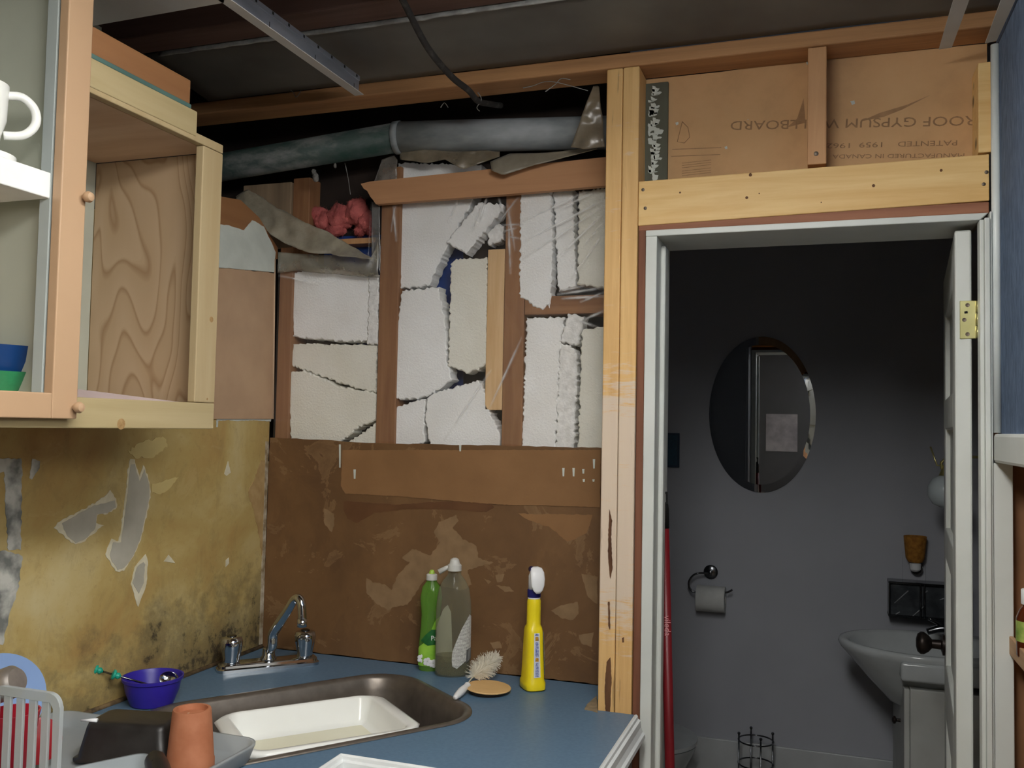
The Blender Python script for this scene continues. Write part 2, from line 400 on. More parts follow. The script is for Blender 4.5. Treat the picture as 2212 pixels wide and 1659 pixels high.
# ------------------------------------------------------------------ setting
def struct(o): o['kind'] = 'structure'; return o
YB, YD = 0.0, -.19
struct(box('floor', -.4, 3.45, -4.2, 1.9, -.05, 0, M('floor_vinyl', (120, 108, 94), (104, 94, 82), .6, scale=8), b=0))
struct(box('wall_left', -.05, 0, -4.2, 0.0, 0, 2.0, YELL, b=0))
struct(box('wall_back', -.4, 1.0, .115, .15, 0, 2.6, DARK, b=0))
struct(box('wall_outer', -.42, -.40, -4.2, .15, 0, 2.7, VOID, b=0))
struct(box('wall_rear', -.4, 3.45, -4.25, -4.2, 0, 2.5, M('rear_wall', (40, 40, 42), None, .8), b=0))
struct(box('ceiling', -.42, 3.45, -4.2, .3, 2.66, 2.7, VOID, b=0))
# suspended ceiling tiles over the back of the kitchen, with the lamps hung under them
struct(box('ceiling_tiles', .42, 3.4, -4.2, -.90, CEIL, CEIL+.015, M('ceiling_tile', (214, 212, 206), (204, 202, 196), .9, scale=60, bmp=.2), b=0))
for lb, lx, ly, wx, wy, zb_, em in LIGHTS:
    e = empty('ceiling_light', (lx, ly, CEIL), lb, 'light')
    box('housing', lx-wx/2, lx+wx/2, ly-wy/2, ly+wy/2, CEIL-.022, CEIL-.001, GRIDW, e)
    bm = bmesh.new(); add_box(bm, lx-wx/2+.01, lx+wx/2-.01, ly-wy/2+.01, ly+wy/2-.01, zb_, CEIL-.0225); bev(bm, .02, 4)
    dm = emis('diffuser_glow_%d' % int(em), (255, 255, 255), em); dm.node_tree.nodes['Principled BSDF'].inputs['Emission Color'].default_value = LAMP+(1,)
    link('diffuser', bm, dm, e, True)

# right side: blue wall, white ledge and the brown partition under it
struct(box('wall_right', 1.836, 1.972, -1.4, -.163, 1.55, 2.5, BLUEW, b=0))
struct(box('trim_7', 1.822, 1.972, -1.6, -.197, 1.492, 1.55, WHITE, b=.006))
struct(box('wall_side', 3.4, 3.45, -4.2, 0, 0, 2.4, M('side_wall', (176, 172, 166), None, .8), b=0))
struct(box('wall_lower', 1.972, 2.0, -1.4, -.17, 0, 1.492, BROWNP, b=0))
struct(box('wall_partition', 1.857, 1.972, -.168, -.02, 0, 1.492, BROWNP, b=0))
struct(box('wall_upper', 1.85, 1.972, -.16, -.02, 1.50, 2.385, BROWNP, b=0))
# bathroom shell
BY = 1.5
struct(box('wall_far', .5, 2.25, BY, BY+.05, 0, 2.4, WHITEW, b=0))
struct(box('wall_bathleft', .52, .57, .16, BY, 0, 2.4, WHITEW, b=0))
struct(box('wall_bathright', 2.06, 2.1, -.01, BY, 0, 2.4, WHITEW, b=0))
struct(box('ceiling_bath', 1.02, 2.2, -.06, BY+.05, 2.395, 2.41, WHITEW, b=0))
struct(box('ceiling_bathleft', .5, 1.019, .165, BY+.05, 2.395, 2.41, WHITEW, b=0))
struct(box('wall_inner_left', .57, 1.1, .16, .172, 0, 2.394, WHITEW, b=0))
struct(box('wall_stub', 1.0, 1.112, -.095, .16, 0, 2.394, WHITEW, b=0))
struct(box('wall_inner_right', 1.973, 2.06, -.03, -.01, 0, 2.394, WHITEW, b=0))
bt = at(1700, 1601, Y=BY)
struct(box('baseboard_far', .57, 2.05, BY-.016, BY, 0.0, .33, M('wainscot', (190, 194, 196), None, .4), b=.003))
# ------------------------------------------------------------------ overhead: sheet metal, joist, top plate
FL = at(1150, 0, Z=2.452); fy = FL.y
e = empty('joist_pan', (.9, fy, 2.45), 'grey dusty sheet metal panel closing the joist bay above the top plate', 'panel')
sheet('panel', lambda u, v: (-.1+2.1*u, fy+(YD-fy)*v, 2.452-.030*v+.004*n3((u*4, v*2, 0), 1.5)), 40, 10, SHEET, e, .002)
sheet('flange', lambda u, v: (-.05+2.0*u, fy-.006-.004*v+.002*n3((u*30, 3, 1), 1), 2.452-.014*v+.003*n3((u*60, 1, 1), 1)), 140, 3, SHEETE, e, .004)
tag(box('floor_joist', -.4, 2.2, fy-.10, fy-.016, 2.445, 2.64, JOIST, b=.004), 'dark brown floor joist running along the top of the photo above the metal panel', 'joist')
tag(box('subfloor', -.4, 2.2, -4.1, -.10, 2.642, 2.658, JOIST, b=0), 'dark brown subfloor boards above the joist bays', 'floorboards')
tag(box('top_plate', -.38, 1.93, -.19, -.101, 2.387, 2.421, PLATE, b=.004), 'long rough top plate of brown lumber running across the whole wall under the ceiling', 'beam')
# sloping pipe
p1, p2, p3 = at(476, 362, Y=-.03), at(858, 297, Y=-.03), at(1330, 286, Y=.05)
e = empty('drain_pipe', p2, 'dusty grey and green drain pipe crossing above the foam insulation', 'pipe')
def pipemat():
    m, nt, bs = base('green_pipe'); bs.inputs['Roughness'].default_value = .6
    n = noise(nt, coords(nt, (1, 1, 2.5)), 7, 6, .65)
    nt.links.new(ramp(nt, n, [(.36, (34, 66, 58)), (.5, (70, 84, 80)), (.66, (126, 128, 126))]), bs.inputs['Base Color']); return m
d1 = (p2-p1); pL = p1-d1*.5
tube('sloped_pipe', [pL, p1, p2+d1*.02], .040, pipemat(), e, 28)['label'] = 'dark green sloping length of pipe'
tube('coupling', [p2-d1*.01, p2+(p3-p2)*.02], .0445, PIPEG, e, 28)
tube('level_pipe', [p2, p2.lerp(p3, .5), p3], .0425, PIPEG, e, 28)
# cable
cp_ = [at(850, -40, Y=-.62), at(880, 20, Y=-.55), at(925, 105, Y=-.45), at(975, 165, Y=-.35), at(1012, 195, Y=-.27), at(1032, 218, Y=-.20), at(1055, 224, Y=-.12), at(1082, 228, Y=-.04)]
tag(tube('black_cable', cp_, .0075, M('black_cable_sheath', (44, 42, 40), (90, 86, 82), .8, scale=40, lo=.5, hi=.8), None, 10, 6), 'thick dusty black cable hanging from the joist into the wall cavity', 'cable')

# ------------------------------------------------------------------ wall framing on the left half
def stud(name, x0, x1, z0, z1, mat, label, y0=.012, d=.085):
    return tag(box(name, x0, x1, y0, y0+d, z0, z1, mat, b=.002), label, 'stud')
a = at(598, 800, Y=.012); b_ = at(626, 800, Y=.012)
stud('wall_stud', a.x, b_.x, .9, 2.05, OLDZ, 'narrow brown stud in the corner beside the yellow wall')
a = at(815, 800, Y=.012); b_ = at(853, 800, Y=.012)
stud('wall_stud', a.x, b_.x+.004, .9, 2.26, OLDZ, 'brown stud behind plastic left of the tall middle foam bay')
a = at(1088, 700, Y=.012); b_ = at(1131, 700, Y=.012)
s3a, s3b = a.x, b_.x
stud('wall_stud', a.x, b_.x, .9, 2.2, OLDZ, 'brown stud behind plastic between the middle and right foam bays')
a, b_ = at(1132, 641, Y=.014), at(1305, 676, Y=.014)
tag(box('wall_blocking', s3b+.001, 1.0, .014, .095, b_.z, a.z, OLDX, b=.002), 'short brown crosspiece between studs in the right foam bay', 'blocking')
a, b_ = at(1054, 539, Y=.016), at(1083, 886, Y=.016)
tag(box('wood_strip', a.x, s3a-.002, .016, .045, b_.z, a.z, wood('pale_strip', (226, 192, 146), (204, 164, 114), 'Z', 60, .6, 6), b=.002), 'pale pine strip wedged beside the stud in the middle foam bay', 'batten')
tag(box('wood_block', at(524, 450, Y=.03).x, at(628, 450, Y=.03).x, .03, .075, at(560, 540, Y=.03).z, at(560, 398, Y=.03).z, wood('grey_block', (150, 128, 102), (110, 92, 72), 'Z', 30, .8), b=.003), 'weathered wood block behind the sagging plastic in the upper left corner', 'block')
tag(box('wood_block', at(632, 450, Y=.04).x, at(668, 450, Y=.04).x, .04, .10, at(640, 560, Y=.04).z, at(640, 385, Y=.04).z, OLDZ, b=.003), 'dark brown wood block left of the pink insulation', 'block')
box_l = at(742, 512, Y=.05)
tag(box('wood_ledge', at(720, 520, Y=.05).x, at(812, 520, Y=.05).x, .05, .11, at(780, 526, Y=.05).z, at(780, 514, Y=.05).z, CRIP, b=.001), 'thin wood ledge directly under the pink insulation', 'ledge')
tag(slab('blue_tarp', pxY([(700, 512), (1000, 500), (1000, 900), (880, 960), (700, 600)], .10), 'Y', .10, .004, TARP), 'blue tarpaulin showing in gaps behind the foam blocks', 'tarp')
# ledger board nailed over the studs
tag(slab('ledger_board', pxY([(779, 397), (800, 392), (1090, 362), (1320, 338), (1320, 400), (1090, 420), (812, 441), (806, 432), (800, 425), (793, 412), (786, 408)], -.026), 'Y', -.026, .019, LEDGER), 'brown horizontal board with torn left end nailed across studs below the pipe', 'board')

# ------------------------------------------------------------------ foam blocks
FB = [
 ('largest upper foam block in the left bay', [(628, 590), (664, 582), (745, 582), (800, 600), (795, 738), (715, 736), (632, 727)], .022, FOAM, 1),
 ('narrow upright foam scrap at the right end of the upper left block', [(797, 598), (818, 594), (816, 742), (793, 744)], .016, FOAMR, 0),
 ('middle foam block of the left bay, tapering toward the left', [(633, 742), (814, 746), (814, 847), (770, 840), (700, 815), (623, 787)], .024, FOAMW, 1),
 ('lower yellowed foam block of the left bay with sloping top', [(620, 803), (655, 800), (735, 835), (814, 850), (814, 906), (775, 922), (742, 950), (733, 955), (628, 953)], .020, FOAMW, 1),
 ('small foam corner piece at the bottom right of the left bay', [(816, 910), (790, 930), (758, 950), (752, 962), (816, 964)], .020, FOAMW, 0),
 ('big upper foam sheet with slanted right edge in the middle bay', [(858, 352), (1040, 355), (1022, 432), (990, 487), (967, 527), (940, 585), (927, 617), (864, 623)], .026, FOAM, 1),
 ('tapering foam block with ragged foot left of the blue gap', [(868, 628), (946, 620), (960, 690), (966, 790), (977, 820), (955, 835), (925, 855), (905, 861), (847, 862), (848, 760)], .018, FOAM, 0),
 ('slanting foam brick leaning across the top of the middle bay', [(963, 523), (1032, 438), (1085, 441), (1086, 452), (1006, 548)], .014, FOAM, 0),
 ('small foam lump under the slanting brick beside the stud', [(1054, 500), (1075, 482), (1087, 488), (1087, 516), (1055, 530)], .03, FOAMR, 0),
 ('tall upright foam block beside the pale wood strip', [(974, 566), (985, 560), (1048, 556), (1052, 562), (1051, 786), (1032, 799), (1007, 806), (967, 789)], .018, FOAMW, 0),
 ('small foam piece at the bottom left of the middle bay', [(843, 886), (880, 872), (918, 862), (916, 958), (843, 966)], .022, FOAM, 0),
 ('fan shaped foam chunk at the bottom of the middle bay', [(924, 856), (950, 845), (1034, 822), (1046, 842), (1050, 872), (1078, 935), (1080, 968), (928, 966), (918, 902)], .016, FOAM, 1),
 ('leftmost upper foam slab of the right bay with broken foot', [(1124, 412), (1189, 410), (1193, 553), (1188, 664), (1180, 658), (1172, 668), (1155, 664), (1140, 650), (1121, 643)], .010, FOAM, 0),
 ('middle upper foam slab of the right bay', [(1195, 410), (1236, 408), (1244, 618), (1206, 630)], .024, FOAM, 0),
 ('right upper foam slab against the double stud', [(1250, 412), (1310, 405), (1310, 622), (1248, 614)], .020, FOAMW, 0),
 ('left lower foam slab of the right bay', [(1137, 686), (1220, 685), (1210, 738), (1198, 970), (1126, 968)], .018, FOAM, 0),
 ('small broken foam lump tucked at the top of the lower right bay', [(1227, 676), (1262, 683), (1248, 746), (1208, 738)], .014, FOAMR, 0),
 ('rough narrow foam strip below the broken lump in the right bay', [(1209, 743), (1232, 746), (1246, 765), (1248, 800), (1239, 970), (1200, 968)], .020, FOAMR, 0),
 ('right lower foam slab against the double stud', [(1257, 710), (1310, 706), (1310, 972), (1248, 970)], .024, FOAMW, 0)]
for lb, pts, y0, mt, big in FB:
    o = slab('foam_block', pxY(pts, y0), 'Y', y0, .05 if y0 < .03 else .04, mt, None, .0032, .0055, .0028)
    tag(o, 'white ' + lb, 'foam block', 'foam blocks stuffed between the studs')

# clear plastic film stapled over the bays, creased
CRE = [(1303, 432, 1135, 520, 3.2), (1303, 462, 1200, 560, 2.6), (1270, 412, 1128, 478, 2.6), (1240, 416, 1130, 446, 1.8), (1303, 505, 1235, 600, 2),
       (1052, 424, 1035, 480, 4), (1098, 470, 1102, 590, 3), (1085, 500, 1115, 492, 2.5), (1076, 425, 1090, 470, 2.5), (1120, 424, 1070, 490, 2),
       (1205, 636, 1300, 622, 4), (1215, 645, 1302, 640, 3.5), (1262, 690, 1303, 672, 3), (1240, 690, 1290, 706, 2), (1126, 730, 1058, 880, 2.5),
       (1085, 640, 1130, 740, 1.5), (1060, 800, 960, 950, 2.2), (1020, 830, 990, 955, 1.8), (1040, 850, 1070, 950, 1.8), (850, 445, 856, 520, 4), (855, 440, 845, 500, 2.5),
       (600, 595, 690, 612, 2), (640, 600, 720, 640, 1.5), (990, 430, 968, 480, 2), (1150, 415, 1140, 640, 1), (1230, 940, 1240, 800, 1.2), (1303, 445, 1128, 560, 2.2), (1290, 412, 1205, 452, 2.2), (1303, 480, 1262, 530, 2), (1210, 628, 1260, 618, 3), (1255, 652, 1302, 632, 3), (1095, 440, 1112, 540, 2.5), (1078, 486, 1128, 484, 2), (1092, 510, 1122, 515, 2), (1040, 440, 1020, 500, 2.5), (905, 356, 912, 388, 3), (945, 352, 950, 384, 3), (700, 590, 760, 600, 1.5)]
CREW = []
for x0, y0, x1, y1, a in CRE:
    p, q = at(x0, y0, Y=.004), at(x1, y1, Y=.004); CREW.append((p.x, p.z, q.x, q.z, a*.0015))
def filmfn(u, v):
    p = at(594, 800, Y=.004).x; x = p + (1.0-p)*u; z0 = 1.4985; zt = 2.185 if x > .30 else 2.03 - .02*math.sin(x*9); z = z0+(zt-z0)*v
    y = .0055 + .0025*n3((x*5, 0, z*5), 1) + .0007*n3((x*34, 3, z*26), 1)
    for ax, az, bx, bz, am in CREW:
        dx, dz = bx-ax, bz-az; L2 = dx*dx+dz*dz; t = ((x-ax)*dx+(z-az)*dz)/L2
        tt = min(1, max(0, t)); d = math.hypot(x-ax-dx*tt, z-az-dz*tt)
        if d < .03: y -= am*(.5 if abs(ax-bx) < abs(az-bz) else .12)*math.exp(-(d/.0075)**2)*(1-.6*abs(2*tt-1))
    return (x, max(y, -.0055), z)
FILM = film('clear_film', .02, rough=.2)
nt_ = FILM.node_tree   # lamp glints on the creases, painted as white glossy streaks
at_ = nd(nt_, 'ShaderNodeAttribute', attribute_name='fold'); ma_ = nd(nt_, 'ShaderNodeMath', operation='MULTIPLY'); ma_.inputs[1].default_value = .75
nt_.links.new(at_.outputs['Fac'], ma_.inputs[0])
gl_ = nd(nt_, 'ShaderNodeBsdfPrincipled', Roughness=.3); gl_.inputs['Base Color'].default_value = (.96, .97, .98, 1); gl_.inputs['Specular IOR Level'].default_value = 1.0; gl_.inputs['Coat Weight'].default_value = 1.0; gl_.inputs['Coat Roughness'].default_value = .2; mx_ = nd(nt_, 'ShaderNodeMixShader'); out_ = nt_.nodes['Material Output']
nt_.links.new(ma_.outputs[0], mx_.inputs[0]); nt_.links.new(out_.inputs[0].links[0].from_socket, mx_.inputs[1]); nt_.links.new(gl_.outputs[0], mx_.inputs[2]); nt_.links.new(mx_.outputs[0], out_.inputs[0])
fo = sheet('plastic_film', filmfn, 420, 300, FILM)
fa_ = fo.data.attributes.new('fold', 'FLOAT', 'POINT')  # painted glint strength per point, along the stronger creases
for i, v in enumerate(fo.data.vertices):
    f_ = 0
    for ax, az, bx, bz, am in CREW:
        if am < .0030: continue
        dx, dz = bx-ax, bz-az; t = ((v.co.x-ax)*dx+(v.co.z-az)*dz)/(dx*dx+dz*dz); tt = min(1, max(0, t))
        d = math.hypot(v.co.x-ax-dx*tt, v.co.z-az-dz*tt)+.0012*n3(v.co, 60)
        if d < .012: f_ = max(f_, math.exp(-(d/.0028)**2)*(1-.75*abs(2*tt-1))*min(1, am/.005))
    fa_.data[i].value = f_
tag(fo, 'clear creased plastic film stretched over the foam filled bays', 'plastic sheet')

def strip(name, top, bot, yt, yb, mat, amp=.006, n=26, k=8, parent=None, f=22):
    def fn(u, v):
        a = polyline(top, u); b = polyline(bot, u); y = yt+(yb-yt)*v
        p = at(a[0]+(b[0]-a[0])*v, a[1]+(b[1]-a[1])*v, Y=y); q = n3(p, f)*amp+n3(p, f*2.7)*amp*.4
        return (p.x, p.y+q, p.z+q*.4)
    return sheet(name, fn, n, k, mat, parent, .0012)
DFILM = film('dusty_film', .62, (168, 160, 140), .4, .34)
DFILM2 = film('brownish_film', .62, (150, 138, 116), .35, .3)
tag(strip('sagging_plastic', [(508, 425), (535, 408), (600, 450), (650, 475), (700, 497), (760, 535), (802, 556)], [(510, 428), (545, 472), (600, 518), (645, 540), (690, 548), (740, 552), (802, 560)], -.03, -.05, DFILM, .014, 40, 12), 'dust-caked plastic sagging diagonally below the pipe in the upper left corner', 'plastic sheet')
tag(strip('plastic_flap', [(600, 545), (650, 548), (740, 552), (800, 560), (818, 520)], [(600, 590), (640, 585), (720, 592), (790, 600), (818, 600)], -.015, -.003, film('grey_film', .5, (150, 146, 130), .4, .35), .008, 30, 8), 'grey dusty plastic fold hanging over the top of the left foam bay', 'plastic sheet')
tag(strip('plastic_flap', [(1281, 186), (1290, 185), (1294, 188)], [(1232, 318), (1265, 322), (1306, 318)], -.09, -.09, DFILM2, .010, 10, 30), 'greyish plastic scrap hanging in front of the right end of the pipe', 'plastic sheet')
tag(strip('plastic_flap', [(865, 330), (920, 322), (980, 328), (1050, 325), (1080, 328)], [(862, 345), (925, 352), (962, 344), (1000, 366), (1080, 338)], -.03, -.035, DFILM2, .012, 36, 8), 'crumpled plastic edge tucked below the pipe over the middle bay', 'plastic sheet')
tag(strip('plastic_flap', [(1058, 350), (1100, 332), (1180, 330), (1290, 318)], [(1062, 368), (1088, 378), (1150, 358), (1290, 322)], -.04, -.055, film('dust_fold', .8, (150, 142, 124), .5, .18), .008, 30, 8), 'dusty rolled plastic fold lying over the torn brown board', 'plastic sheet')
tag(strip('plastic_edge', [(803, 436), (815, 440), (820, 445)], [(803, 560), (812, 565), (822, 590)], .002, .0, film('grey_edge', .6, (130, 130, 128), .4, .3), .004, 6, 24), 'grey plastic edge gathered along the left side of the middle stud', 'plastic sheet')
tag(strip('plastic_flap', [(826, 345), (850, 335), (858, 345)], [(808, 395), (840, 390), (856, 388)], -.01, -.015, film('post_film', .55, (140, 132, 122), .4, .3), .008, 10, 12), 'torn plastic shred above the left end of the brown board', 'plastic sheet')
# pink insulation
bm = bmesh.new()
for (x, y, r, sx_, sz) in [(684, 462, .026, 1.2, .8), (700, 478, .03, 1.1, .9), (735, 470, .038, 1.1, 1.0), (770, 458, .036, 1.0, 1.1), (725, 495, .026, 1.2, .8), (790, 480, .028, .8, 1.2), (778, 500, .018, .9, .7), (800, 500, .012, .8, 1)]:
    p = at(x, y, Y=.075)
    t = bmesh.ops.create_icosphere(bm, subdivisions=4, radius=1)
    for v in t['verts']:
        d = v.co.copy(); k = 1+.32*n3(d*1.4+Vector((x, y, 0)), 1.0)+.10*n3(d*5, 1.3)+.05*n3(d*16, 1)
        v.co = p+Vector((d.x*r*sx_*k, d.y*r*.8*k, d.z*r*sz*k))
for v in random.choices(list(bm.verts), k=5200):   # loose glass fibres
    nrm = Vector((random.gauss(0, 1), random.gauss(0, 1), random.gauss(0, 1))).normalized(); L_ = random.uniform(.004, .012)
    t0_ = nrm.orthogonal().normalized()*.00035; c_ = v.co.copy(); e_ = c_+nrm*L_
    bm.faces.new([bm.verts.new(p) for p in (c_-t0_, c_+t0_, e_)])
tag(link('pink_insulation', bm, PINK, None, True), 'lump of pink fibreglass insulation in the dark wall cavity', 'insulation')

# ------------------------------------------------------------------ brown hardboard over the worktop
hb = empty('hardboard_panel', (.5, 0, .92), 'stained brown hardboard splash panel behind the sink', 'wall panel')
zt = 1.4945
slab('board', [(.002, .912), (1.0, .912), (1.0, zt+.002), (.7, zt+.001), (.3, zt-.002), (.2, zt+.004), (.005, zt+.006)], 'Y', -.0042, .0062, HARD, hb, .0012, .02)
def onboard(name, pts, y, mat, jag=.0014, d=.0008, lab=None, step=.006):
    o = slab(name, pxY(pts, y), 'Y', y, d, mat, hb, jag, step)
    if lab: o['label'] = lab
    return o
onboard('cover_strip', [(740, 972), (1297, 972), (1296, 1096), (1170, 1092), (1075, 1090), (1000, 1084), (950, 1080), (860, 1072), (745, 1066), (736, 1050)], -.0060, HARDL, .0008, .0016, 'lighter brown upper strip')
onboard('paper_patch', [(948, 1128), (985, 1112), (990, 1124), (978, 1140), (1000, 1165), (1030, 1180), (1033, 1205), (1065, 1215), (1010, 1232), (1018, 1262), (1000, 1275), (960, 1268), (918, 1252), (880, 1306), (852, 1312), (838, 1318), (815, 1305), (790, 1280), (792, 1248), (805, 1258), (830, 1262), (845, 1275), (860, 1240), (885, 1215), (868, 1205), (890, 1185), (930, 1200), (950, 1172), (938, 1150)], -.0050, HARDP, .002)
onboard('paper_patch', [(1190, 1320), (1212, 1308), (1248, 1300), (1250, 1325), (1238, 1340), (1215, 1336)], -.0050, HARDP)
onboard('paper_patch', [(1070, 1242), (1090, 1240), (1085, 1256), (1074, 1258)], -.0050, HARDP, .001)
onboard('paper_patch', [(1072, 1264), (1100, 1268), (1110, 1278), (1090, 1278)], -.0050, HARDP, .001)
onboard('paper_patch', [(1045, 1250), (1060, 1256), (1055, 1262)], -.0050, HARDP, .001)
onboard('paper_patch', [(1250, 1372), (1282, 1366), (1278, 1398), (1255, 1390)], -.0050, HARDP, .001)
onboard('paper_patch', [(1256, 1240), (1290, 1246), (1290, 1305), (1270, 1290)], -.0050, HARDP, .001)
onboard('paper_patch', [(1120, 1110), (1280, 1112), (1268, 1150), (1240, 1165), (1225, 1170), (1190, 1140), (1140, 1122)], -.0050, HARDL, .0015)
onboard('paper_patch', [(700, 1098), (722, 1110), (722, 1135), (716, 1150), (700, 1130)], -.0050, HARDP, .0015)
onboard('paper_patch', [(1058, 1388), (1080, 1386), (1084, 1400), (1066, 1402)], -.0050, HARDP, .001)
onboard('glue_smear', [(742, 1082), (860, 1090), (930, 1085), (1010, 1083), (1060, 1086), (1068, 1096), (1050, 1106), (960, 1100), (880, 1100), (810, 1108), (770, 1130), (750, 1120), (742, 1100)], -.0049, HARDK, .001)
for x, y, h in [(766, 1024, 20), (1217, 1020, 18), (1239, 1020, 18), (1260, 1018, 10), (1283, 1002, 20), (1261, 1038, 6), (1282, 1038, 5), (994, 968, 14), (734, 985, 50)]:
    wdt = 5 if h < 40 else 4
    onboard('paint_drip', [(x-wdt/2, y-h/2), (x+wdt/2, y-h/2), (x+wdt/3, y+h/2), (x-wdt/3, y+h/2)], -.0067, LWHITE, 0)

# ------------------------------------------------------------------ double stud, header, cripples, gypsum
ds = empty('double_stud', (1.055, YD, .9), 'pair of fresh pine studs nailed together left of the doorway', 'stud')
x0, xm, x1 = 1.0165, 1.0545, 1.094
box('stud', x0, xm, YD, YD+.088, .0, 2.386, STUD, ds, .003)
box('stud', xm+.0015, x1, YD-.002, YD+.086, .0, 2.3855, STUD, ds, .003)
STAIN = M('water_stain', (78, 48, 28), (112, 76, 48), .75, scale=30, stretch=(1, 1, .25))
for pts in ([(1316, 1100), (1322, 1125), (1320, 1160), (1323, 1230), (1318, 1250), (1313, 1200), (1314, 1150)], [(1310, 1430), (1318, 1420), (1321, 1470), (1317, 1540), (1308, 1540), (1306, 1490)], [(1313, 1300), (1317, 1300), (1318, 1360), (1314, 1352)], [(1343, 1378), (1348, 1376), (1348, 1388), (1344, 1388)]):
    slab('water_stain', pxY(pts, YD-.0024), 'Y', YD-.0024, .0016, STAIN, ds, .0006, .005)
hd = empty('door_header', (1.45, YD, 2.07), 'knotty pine header board over the doorway', 'beam')
L0, L1, R0, R1 = at(1377, 488, Y=YD), at(1377, 392, Y=YD), at(2137, 433, Y=YD), at(2130, 333, Y=YD)
hexa('board', [(x1+.001, YD, L0.z), (1.818, YD, R0.z), (1.818, YD+.038, R0.z), (x1+.001, YD+.038, L0.z)], [(x1+.001, YD, L1.z), (1.818, YD, R1.z), (1.818, YD+.038, R1.z), (x1+.001, YD+.038, L1.z)], HEAD, hd, .002)
for x, y in [(1389, 410), (1394, 450), (2131, 372), (2125, 398)]:
    p = at(x, y, Y=YD); lathe('screw', [(.0038, 0), (.0038, .002), (.0015, .003)], p+Vector((0, .001, 0)), SCREW, hd, 12, axis=(0, -1, 0))
for x, y, r in [(1621, 378, .005), (1613, 427, .0045), (1887, 401, .0045), (2033, 368, .004), (1469, 416, .003), (1640, 418, .002), (1774, 437, .002)]:
    p = at(x, y, Y=YD); lathe('knot', [(r, 0), (r*.6, .0006)], p+Vector((0, .0004, 0)), M('knot_brown', (120, 78, 44), (84, 52, 30), .7, scale=200), hd, 10, axis=(0, -1, 0))
c0, c1 = at(1744, 360, Y=-.185), at(1786, 92, Y=-.185)
cs = empty('cripple_stud', (1.48, -.15, 2.12), 'short stud standing on the header, middle of the gypsum board', 'stud')
box('stud', c0.x, c1.x, -.185, -.104, c0.z+.004, 2.386, CRIP, cs)
p = at(1763, 332, Y=-.185); lathe('screw', [(.005, 0), (.005, .002), (.002, .003)], p+Vector((0, .001, 0)), SCREW, cs, 12, axis=(0, -1, 0))
c0, c1 = at(2116, 330, Y=-.185), at(2136, 133, Y=-.185)
tag(box('cripple_stud', c0.x-.002, 1.8235, -.185, -.104, c0.z, c1.z, HEAD, b=.002), 'short pine stud at the right end of the gypsum board beside the blue wall', 'stud')
ss = empty('painted_strip', (1.12, -.1, 2.1), 'grey green wood strip with flaking white paint right of the double stud', 'batten')
c0, c1 = at(1392, 388, Y=-.11), at(1445, 176, Y=-.11)
box('strip', c0.x-.012, c1.x-.001, -.112, -.102, c0.z-.02, c1.z, M('grey_green_wood', (92, 94, 80), (78, 78, 66), .7, scale=20, stretch=(1, 1, .2)), ss)
for i in range(26):
    t = i/26; px = 1399+random.uniform(0, 14); py = 185+t*195; wd = random.uniform(5, 13); hh = random.uniform(6, 20)
    slab('paint_flake', pxY([(px, py), (px+wd, py+2), (px+wd*.8, py+hh), (px+wd*.1, py+hh*.9)], -.1128), 'Y', -.1128, .0006, LWHITE, ss, .0012, .004)
    slab('paint_flake', pxY([(px+2, py+4), (px+wd+9, py+6), (px+wd+6, py+hh*.8), (px+3, py+hh)], -.1126), 'Y', -.1126, .0004, LWHITE, ss, .0014, .004)
gp = empty('gypsum_board', (1.45, -.1, 2.1), 'brown paper back of a gypsum board above the door header', 'wallboard')
gt = [(at(x, y, Y=-.1).x, at(x, y, Y=-.1).z) for x, y in [(1396, 172), (1560, 155), (1740, 128), (1800, 126), (2030, 104), (2132, 94)]]
slab('board', [(gt[0][0]-.005, 2.03), (1.829, 2.03)] + gt[::-1], 'Y', -.1, .012, GYPS, gp)
INK = M('faded_ink', (146, 114, 82), (164, 130, 94), .8, scale=80)
def upside(s, xr, y, xl, size, name='printed_text'):
    """line printed upside down: starts at right, runs to the left"""
    a, b = at(xr, y[0], Y=-.1005), at(xl, y[1], Y=-.1005); d = b-a
    t = text_mesh(name, s, size, INK, gp, a, d, (d.z, 0, -d.x) if d.x > 0 else (-d.z, 0, d.x), .0002)
    xs_ = [v.co.dot(d.normalized()) for v in t.data.vertices]; wdt = max(xs_)-min(xs_); k = d.length/wdt
    dn = d.normalized()
    for v in t.data.vertices:
        r = v.co-a; al = r.dot(dn); v.co = v.co + dn*(al*(k-1))
    return t
upside('FIREPROOF GYPSUM WALLBOARD', 2216, (248, 262), 1582, .030)
upside('PATENTED', 2070, (303, 306), 1942, .016); upside('1959', 1912, (307, 308), 1862, .016); upside('1962', 1842, (309, 310), 1792, .016)
upside('MANUFACTURED IN CANADA', 2085, (331, 334), 1800, .013)
for i, (a, b2, yy) in enumerate([(1452, 1558, 322), (1450, 1556, 337)]):
    onp = pxY([(a, yy), (b2, yy-4), (b2, yy-2.6), (a, yy+1.4)], -.1004); slab('printed_line', onp, 'Y', -.1004, .0003, INK, gp)
for yy in (352, 357, 362, 369, 374, 379):
    slab('printed_line', pxY([(1473, yy), (1536, yy-7), (1536, yy-6), (1473, yy+1)], -.1004), 'Y', -.1004, .0003, INK, gp)
tube('printed_mark', [at(x, y, Y=-.1006) for x, y in [(1474, 262), (1463, 306), (1478, 309), (1490, 296), (1486, 275), (1474, 263)]], .0007, INK, gp, 6)
for pts in ([(1736, 212), (1740, 265), (1700, 275), (1722, 256)], [(1900, 244), (1960, 226), (2010, 205), (1950, 236), (1910, 252), (1860, 262)]):
    slab('tear', pxY(pts, -.1004), 'Y', -.1004, .0003, M('torn_paper', (156, 122, 88), (180, 142, 104), .9, scale=30), gp)
